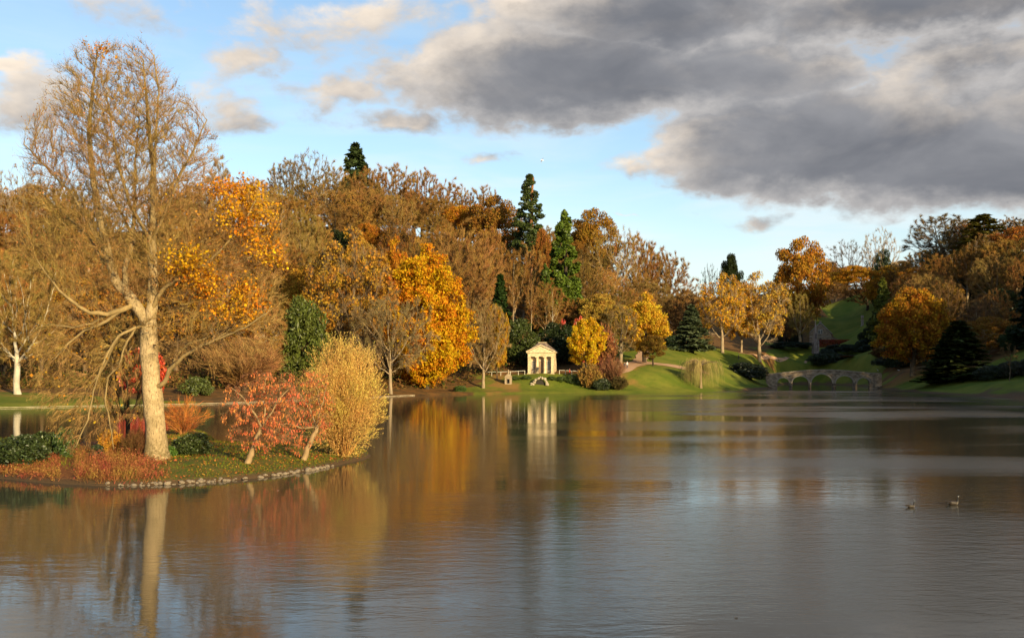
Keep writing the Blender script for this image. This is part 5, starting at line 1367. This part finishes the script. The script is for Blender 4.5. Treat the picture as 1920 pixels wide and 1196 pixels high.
# ---------------------------------------------------------------- bridge
def bridge():
    d = 295.0; x, y = W(1542, d); st = stone_material('bridge_stone', (.19, .14, .095), (.34, .26, .18), .8, (.7, .3)); tr = stone_material('bridge_trim', (.20, .16, .115), (.32, .26, .19), .9)
    e = empty('stone_bridge', (x, y, 0), 'low humped stone bridge of five arches over the lake arm', 'bridge', rz=R(-14)); k = d / F; X = lambda p: (p - 1542) * k
    arch = [(1460, 1481.5, 2.85, 1.5), (1487.5, 1516.5, 3.3, 1.5), (1522, 1559, 3.9, 1.5), (1565.5, 1596.5, 3.45, 1.5), (1603.5, 1625, 2.9, 1.5)]
    tx = [1439, 1455, 1475, 1500, 1520, 1540, 1560, 1585, 1610, 1630, 1645]; tz = [3.95, 4.15, 4.45, 4.85, 5.1, 5.2, 5.15, 4.95, 4.55, 4.3, 4.25]
    def top(p): return float(np.interp(p, tx, tz))
    def arc(a):
        x0, x1, zt, zs = a; c, h = (x0 + x1) / 2, (x1 - x0) / 2; return [(X(c - h * math.cos(math.pi * i / 14)), zs + (zt - zs) * math.sin(math.pi * i / 14)) for i in range(15)]
    low = [(X(1439), 1.6), (X(1452), -.8)]
    for a in arch: low += [(X(a[0]), -.8)] + arc(a) + [(X(a[1]), -.8)]
    low += [(X(1645), -.8)]
    up = [(X(p), top(p) - .18) for p in np.linspace(1645, 1439, 26)]
    def strip(f, y0, y1, name, mat):  # quads between two outlines
        n = len(f); V = [(a[0], y0, a[1]) for a, b in f] + [(b[0], y0, b[1]) for a, b in f] + [(a[0], y1, a[1]) for a, b in f] + [(b[0], y1, b[1]) for a, b in f]; Q = []
        for i in range(n - 1): Q += [(i, i + 1, n + i + 1, n + i), (2 * n + i, 3 * n + i, 3 * n + i + 1, 2 * n + i + 1), (i, 2 * n + i, 2 * n + i + 1, i + 1), (n + i, n + i + 1, 3 * n + i + 1, 3 * n + i)]
        Q += [(0, n, 3 * n, 2 * n), (n - 1, 3 * n - 1, 4 * n - 1, 2 * n - 1)][:2]
        return BM().add(V, Q).mesh(name, mat)
    obj('wall', BM().prism(low + up, -1.9, 1.9).mesh('wall', st, tri=True), e)
    obj('coping', strip([((X(p), top(p) - .178), (X(p), top(p) + .06)) for p in np.linspace(1438, 1646, 27)], -1.98, -1.45, 'coping', tr), e)
    obj('coping', strip([((X(p), top(p) - .178), (X(p), top(p) + .06)) for p in np.linspace(1438, 1646, 27)], 1.45, 1.98, 'coping', tr), e)
    obj('string_course', strip([((X(p), top(p) - .95), (X(p), top(p) - .80)) for p in np.linspace(1470, 1625, 21)], -1.97, -1.903, 'string_course', tr), e)
    for a in arch:
        c = ((X(a[0]) + X(a[1])) / 2, a[3]); f = []
        for p in arc(a): v = np.array(p) - c; f.append((p, tuple(np.array(c) + v * (1 + .36 / np.linalg.norm(v)))))
        obj('arch_ring', strip(f, -2.0, -1.903, 'arch_ring', tr), e)
    for p0, p1 in ((1481.5, 1487.5), (1516.5, 1522), (1559, 1565.5), (1596.5, 1603.5)):
        a, b = X(p0) + .06, X(p1) - .06; c = (a + b) / 2
        obj('pier', BM().add([(a, -1.903, -.8), (b, -1.903, -.8), (c, -2.65, -.8), (a, -1.903, 1.35), (b, -1.903, 1.35), (c, -2.65, 1.2), (c, -1.903, 1.7)], [(0, 2, 5, 3), (2, 1, 4, 5), (3, 5, 6), (5, 4, 6), (0, 3, 6, 4, 1)]).mesh('pier', st), e)
    obj('abutment', BM().box(X(1634), X(1646.5), -2.2, -1.903, -.8, 4.25).mesh('abutment', st), e)


bridge()


# ---------------------------------------------------------------- cross, cottage, hedge
def cross():
    x, y = W(1529, 418); z = ground(x, y) - .2; st = stone_material('cross_stone', (.24, .18, .14), (.40, .31, .25), 1.5); dk = flat_material('cross_recess_shade', (.04, .03, .028), .9)
    e = empty('stone_cross', (x, y, z), 'tall slender gothic stone cross on the grass mound', 'monument', rz=.2)
    obj('base', BM().box(-1.5, 1.5, -1.5, 1.5, 0, .4).box(-1.2, 1.2, -1.2, 1.2, .402, .9).mesh('base', st), e)
    b = BM().box(-.55, .55, -.55, .55, .902, 5.0)
    for sx in (-1, 1):
        for sy in (-1, 1): b.box(sx * .85 - .2, sx * .85 + .2, sy * .85 - .2, sy * .85 + .2, .902, 4.6); b.add([(sx * .85 - .2, sy * .85 - .2, 4.6), (sx * .85 + .2, sy * .85 - .2, 4.6), (sx * .85 + .2, sy * .85 + .2, 4.6), (sx * .85 - .2, sy * .85 + .2, 4.6), (sx * .85, sy * .85, 5.7)], [(0, 1, 4), (1, 2, 4), (2, 3, 4), (3, 0, 4)])
    obj('lower_stage', b.box(-.9, .9, -.9, .9, 4.1, 4.5).mesh('lower_stage', st), e)
    for a in range(4):
        t = R(90 * a); o = obj('statue', BM().lathe(0, 0, [(.24, .95), (.2, 1.9), (.26, 2.7), (.12, 2.95), (.15, 3.15), (.06, 3.35)], 8).mesh('statue', st), e); o.location = (.78 * math.sin(t), -.78 * math.cos(t), 0)
    obj('middle_stage', BM().box(-.62, .62, -.62, .62, 5.002, 5.4).box(-.4, .4, -.4, .4, 5.402, 8.4).box(-.62, -.42, -.62, -.42, 5.402, 8.2).box(.42, .62, -.62, -.42, 5.402, 8.2).box(-.62, -.42, .42, .62, 5.402, 8.2).box(.42, .62, .42, .62, 5.402, 8.2).mesh('middle_stage', st), e)
    obj('niche_shade', BM().box(-.22, .22, -.43, -.403, 5.8, 7.8).mesh('niche_shade', dk), e)  # flat dark plate on the shaft, shade of an opening painted on
    obj('upper_stage', BM().box(-.5, .5, -.5, .5, 8.402, 8.7).box(-.28, .28, -.28, .28, 8.702, 10.6).mesh('upper_stage', st), e)
    obj('spire', BM().lathe(0, 0, [(.36, 10.6), (.2, 11.6), (.08, 12.8), (.02, 13.3)], 6).box(-.3, .3, -.05, .05, 12.6, 12.75).mesh('spire', st), e)


cross()


def cottage():
    x, y = W(1538, 470); z = ground(x, y) - .5; st = stone_material('cottage_stone', (.25, .18, .115), (.40, .30, .20), .8, (.6, .3)); rf = stone_material('cottage_tiles', (.16, .11, .085), (.24, .17, .13), 1, (.4, .3)); dk = flat_material('cottage_glass_and_shade', (.02, .02, .022), .2, .5)
    tr = stone_material('cottage_trim', (.34, .29, .23), (.44, .38, .3), 1)
    e = empty('stone_cottage', (x, y, z), 'gabled stone cottage half hidden behind the stone cross', 'cottage', rz=R(-16))
    obj('wall', BM().prism([(-4.6, 0), (4.6, 0), (4.6, 5.4), (0, 10.0), (-4.6, 5.4)], 0, 9).mesh('wall', st), e)
    for sx in (-1, 1):
        p = [(sx * 5.0, 5.15), (sx * 5.0, 5.4), (0, 10.4), (0, 10.02)]; p = p if sx > 0 else p[::-1]
        r_ = obj('roof', BM().prism(p, .35, 9.3).mesh('roof', rf), e); obj('gable_coping', BM().prism([(a, b + .25) for a, b in p], -.25, .345).mesh('gable_coping', tr), e)
    w = obj('window', BM().box(-.95, .95, -.06, -.003, 5.4, 7.4).mesh('window', tr), e)
    for a in (-.45, .45): obj('pane', BM().prism([(a - .28, 5.6), (a + .28, 5.6), (a + .28, 6.8), (a, 7.2), (a - .28, 6.8)], -.09, -.063).mesh('pane', dk), w)
    obj('string_course', BM().box(-4.6, 4.6, -.12, -.003, 4.1, 4.35).mesh('string_course', tr), e)
    obj('doorway_shade', BM().prism([(-1.2, 0), (1.2, 0), (1.2, 2.4), (0, 3.6), (-1.2, 2.4)], -.05, -.003).mesh('doorway_shade', dk), e)  # dark plate on the wall paints the shade inside the arched opening
    obj('lean_to', BM().prism([(4.603, 0), (7.8, 0), (7.8, 2.6), (4.603, 4.4)], 1.0, 6).mesh('lean_to', st), e)
    obj('lean_to_roof', BM().prism([(4.603, 4.402), (8.1, 2.5), (8.1, 2.7), (4.603, 4.62)], .8, 6.2).mesh('lean_to_roof', rf), e)
    obj('chimney', BM().box(-.5, .5, 7.5, 8.5, 9.7, 11.4).mesh('chimney', st), e)


cottage()


def hedge():
    r = np.random.default_rng(2); a = np.array(hit(1537, 648, 380, 470)); b = np.array(hit(1600, 648, 380, 470)); a[1] = b[1] = 452; a[0], b[0] = W(1536, 452)[0], W(1600, 452)[0]
    n = 7000; t = r.uniform(0, 1, n); z0 = np.array([ground(*(a[:2] + (b[:2] - a[:2]) * q)) for q in np.linspace(0, 1, 12)]); zb = np.interp(t, np.linspace(0, 1, 12), z0); L = b[0] - a[0]; topz = 5.6 + (690 - 637.5) / F * 452
    u, v = r.uniform(0, 1, n), r.uniform(-.7, .7, n); f = r.integers(0, 3, n); h = np.where(f == 0, 1, u); yy = np.where(f == 1, -.7, np.where(f == 2, .7, v))
    C = np.stack([t * L, yy + r.normal(0, .05, n), zb - z0[0] + (topz - zb) * h + r.normal(0, .04, n)], -1); p = Parts(); p.add(*leaf_quads(C, .28, r))
    e = empty('copper_hedge', (a[0], 452, z0[0]), 'clipped copper coloured hedge in front of the cottage', 'hedge'); obj('foliage', p.mesh('foliage', LEAF), e, (.36, .10, .04))
    s = BM()
    for k in range(14): q = L * (k + .5) / 14; zz = np.interp((k + .5) / 14, np.linspace(0, 1, 12), z0) - z0[0]; s.box(q - .08, q + .08, -.08, .08, zz - .2, zz + .9 * (topz - z0[0] - zz))
    obj('stems', s.mesh('stems', BARK), e, DARKB)


hedge()


def pillar():
    x, y = W(1617, 470); z = ground(x, y); st = bpy.data.materials['cross_stone']; e = empty('stone_urn', (x, y, z - .2), 'stone urn on a pedestal on the grass slope right of the cottage', 'urn')
    obj('pedestal', BM().box(-.6, .6, -.6, .6, 0, .4).box(-.42, .42, -.42, .42, .402, 2.6).box(-.6, .6, -.6, .6, 2.602, 2.9).mesh('pedestal', st), e)
    obj('vase', BM().lathe(0, 0, [(.25, 2.9), (.2, 3.2), (.65, 3.8), (.7, 4.4), (.5, 4.6), (.6, 4.75)], 12).mesh('vase', st, smooth=True), e)


pillar()


# ---------------------------------------------------------------- living things
def skin_body(name, joints, edges, rads, mat, sub=2):
    me = bpy.data.meshes.new(name); me.from_pydata([Vector(j) for j in joints], edges, []); o = obj(name, me); me.materials.append(mat)
    sk = o.modifiers.new('skin', 'SKIN'); sk.use_smooth_shade = True
    for i, rr in enumerate(rads): me.skin_vertices[0].data[i].radius = rr if isinstance(rr, tuple) else (rr, rr)
    me.skin_vertices[0].data[0].use_root = True
    ss = o.modifiers.new('smooth', 'SUBSURF'); ss.levels = ss.render_levels = sub
    dg = bpy.context.evaluated_depsgraph_get(); dg.update(); m2 = bpy.data.meshes.new_from_object(o.evaluated_get(dg)); m2.name = name
    bpy.data.objects.remove(o); bpy.data.meshes.remove(me)
    if not m2.materials: m2.materials.append(mat)
    return m2


def zone_material(name, stops, axis=2):
    """plumage or clothes: colour by height on the figure itself"""
    m, N = new_mat(name); tc = N.n('ShaderNodeTexCoord'); s = N.n('ShaderNodeSeparateXYZ'); N.link(tc.outputs['Object'], s.inputs[0]); col = c4(stops[0][1])
    for z, c in stops[1:]:
        f = N.smooth(s.outputs[axis], z - .012, z + .012); col = N.mix(f, col, c4(c))
    finish(N, principled(N, col, .7, .25)); return m, N


def goose(px, py, label, size, rz):
    x, y = wpt(px, py); m, N = new_mat('goose_plumage'); tc = N.n('ShaderNodeTexCoord'); s = N.n('ShaderNodeSeparateXYZ'); N.link(tc.outputs['Object'], s.inputs[0]); X, Y, Z = s.outputs
    n = N.noise(N.vmath('MULTIPLY', tc.outputs['Object'], (1, 3, 3)), 14, 3, .6); body = N.mix(n, c4((.022, .016, .012)), c4((.055, .040, .028)))
    col = N.mix(N.math('MULTIPLY', N.smooth(X, .14, .22), N.smooth(Z, .17, .12)), body, c4((.13, .11, .09)))
    col = N.mix(N.math('MULTIPLY', N.smooth(X, -.24, -.28), N.smooth(Z, .13, .09)), col, c4((.6, .58, .55)))
    neck = N.math('MULTIPLY', N.smooth(X, .16, .20), N.smooth(Z, .185, .205)); col = N.mix(neck, col, c4((.012, .011, .011)))
    cheek = N.math('MULTIPLY', N.math('MULTIPLY', N.smooth(X, .235, .245), N.smooth(X, .275, .265)), N.math('MULTIPLY', N.smooth(Z, .435, .445), N.smooth(Z, .472, .462))); col = N.mix(cheek, col, c4((.7, .68, .64)))
    finish(N, principled(N, col, .6, .3))
    J = [(0, 0, .09), (-.16, 0, .11), (-.30, 0, .16), (-.42, 0, .19), (.14, 0, .10), (.22, 0, .15), (.235, 0, .26), (.235, 0, .38), (.25, 0, .47), (.30, 0, .48), (.36, 0, .465)]
    E = [(0, 1), (1, 2), (2, 3), (0, 4), (4, 5), (5, 6), (6, 7), (7, 8), (8, 9), (9, 10)]; Rd = [(.15, .13), (.14, .11), (.08, .06), (.03, .02), (.13, .12), .085, .045, .036, .045, .036, .012]
    me = skin_body('goose', J, E, Rd, m); o = obj('goose', me); o.location = (x, y, -.01); o.rotation_euler = (0, 0, rz); o.scale = (size, size, size); tag(o, label, 'goose', 'geese swimming on the lake')
    wg = BM()
    for sy in (-1, 1):
        V = [(.08, sy * .135, .17), (-.14, sy * .15, .20), (-.40, sy * .05, .225), (-.12, sy * .165, .12), (.08, sy * .155, .10), (-.40, sy * .03, .215)]
        wg.add(V, [(0, 1, 3, 4), (1, 2, 5, 3)])
    obj('wing', wg.mesh('wing', m), o)


goose(1708, 951, 'goose trailing behind the other goose on the lake', .58, R(8))
goose(1787, 946, 'goose swimming ahead with its neck stretched up', .78, R(-4))


def gull(loc, label, size, rz, roll, spread=1.0, cat='gull'):
    m = bpy.data.materials.get('white_feathers') or flat_material('white_feathers', (.78, .77, .75), .7)
    J = [(0, 0, 0), (.16, 0, .02), (.25, 0, .03), (-.2, 0, 0), (-.34, 0, 0), (.02, .2 * spread, .08), (-.04, .42 * spread, .06), (-.14, .62 * spread, .0), (.02, -.2 * spread, .08), (-.04, -.42 * spread, .06), (-.14, -.62 * spread, .0)]
    E = [(0, 1), (1, 2), (0, 3), (3, 4), (0, 5), (5, 6), (6, 7), (0, 8), (8, 9), (9, 10)]; Rd = [.07, .055, .03, .05, (.05, .015), (.06, .018), (.05, .014), (.015, .008), (.06, .018), (.05, .014), (.015, .008)]
    o = obj('gull', skin_body('gull', J, E, Rd, m, 1)); o.location = loc; o.scale = (size,) * 3; o.rotation_euler = (roll, 0, rz); tag(o, label, cat)


gx, gy = W(1016, 150); gull((gx, gy, CAM_H + (690 - 301) / F * 150), 'white gull flying high in front of the clouds', .9, R(200), .5)
gx, gy = W(1685, 285); gull((gx, gy, CAM_H + (690 - 694) / F * 285), 'white gull gliding low beside the russet oak trunk', 1.0, R(20), .3)
gx, gy = W(1645.5, 292); gull((gx, gy, 5.0), 'white bird with raised wings at the right end of the bridge', 1.0, R(80), 1.0)


def person(px, d, label, jacket, trousers, hair, face=0.0, z=None, xy=None):
    x, y = xy if xy else W(px, d); z = ground(x, y) if z is None else z
    m, N = zone_material('clothes', [(0, (.03, .025, .02)), (.09, trousers), (.84, jacket), (1.47, (.5, .32, .24)), (1.66, hair)])
    J = [(0, 0, .92), (0, 0, 1.12), (0, 0, 1.36), (0, .01, 1.48), (0, -.01, 1.58), (0, 0, 1.68), (.1, 0, .86), (.12, -.02, .48), (.13, .02, .08), (.13, -.12, .04), (-.1, 0, .86), (-.11, .03, .48), (-.12, .06, .08), (-.12, -.08, .04),
         (.19, 0, 1.38), (.25, .02, 1.12), (.24, -.08, .88), (-.19, 0, 1.38), (-.25, .03, 1.12), (-.23, -.06, .88)]
    E = [(0, 1), (1, 2), (2, 3), (3, 4), (4, 5), (0, 6), (6, 7), (7, 8), (8, 9), (0, 10), (10, 11), (11, 12), (12, 13), (2, 14), (14, 15), (15, 16), (2, 17), (17, 18), (18, 19)]
    Rd = [.15, .14, .15, .06, .10, .085, .095, .07, .05, .04, .095, .07, .05, .04, .07, .055, .04, .07, .055, .04]
    o = obj('person', skin_body('person', J, E, Rd, m, 1)); o.location = (x, y, z); o.rotation_euler = (0, 0, face); tag(o, label, 'person')


person(1068, 248.3, 'person in a red jacket walking along the rail right of the temple', (.50, .035, .03), (.05, .04, .04), (.06, .04, .03), 1.3)
person(1008.5, 249.6, 'person in dark clothes standing at the temple step', (.05, .05, .045), (.03, .03, .035), (.05, .035, .025), .2, z=4.35)
person(1176, 258, 'person in pale clothes on the path right of the bare shrubs', (.55, .52, .5), (.06, .06, .08), (.08, .05, .03), .6)
person(1171, 257, 'person in dark grey clothes on the path beside the pale clothed one', (.07, .07, .08), (.05, .05, .06), (.1, .08, .06), -.4)
person(1385, 336, 'person in a dark coat on the path under the amber trees', (.09, .03, .03), (.04, .04, .05), (.05, .04, .03), .9)


def floating_leaf(px, py, label):
    x, y = wpt(px, py); r = np.random.default_rng(int(px)); p = Parts(); P, Fq = leaf_quads(np.array([[0, 0, .012]]), .11, r, np.array([[0., 0, 1]]), .97, 1.2); P[1, 2] += .02; p.add(P, Fq)
    o = obj('floating_leaf', p.mesh('floating_leaf', LEAF_BRIGHT), None, (.7, .5, .3)); o.location = (x, y, 0); tag(o, label, 'leaf')


floating_leaf(1380, 1157, 'single pale leaf floating on the near water')
floating_leaf(521, 920, 'orange leaf floating beside the island stones')


def drop_hidden():
    """repeats of the wood that no line of sight reaches are left out"""
    bpy.context.view_layer.update(); dg = bpy.context.evaluated_depsgraph_get(); r = np.random.default_rng(1); eye = Vector((0, 0, CAM_H)); gone = []
    for e in [o for o in COL.objects if str(o.get('group', '')).startswith('trees in ')]:
        seen = 0
        for c in e.children:
            if c.name.split('.')[0] not in ('crown', 'trunk'): continue
            vs = c.data.vertices; mw = c.matrix_world
            for i in r.integers(0, len(vs), 50 if c.name.startswith('crown') else 6):
                p = mw @ vs[int(i)].co; dv = p - eye; L = dv.length
                if abs(p.x / p.y) > .5: continue
                ok, loc, nn, ii, ob, mm = S.ray_cast(dg, eye, dv.normalized(), distance=L + .5)
                if ok and (ob.name == c.name or (loc - eye).length > L - .3): seen += 1
            if seen > 1: break
        if seen <= 1: gone.append(e)
    for e in gone:
        for c in list(e.children): bpy.data.objects.remove(c)
        bpy.data.objects.remove(e)
    print('left out', len(gone))


drop_hidden()
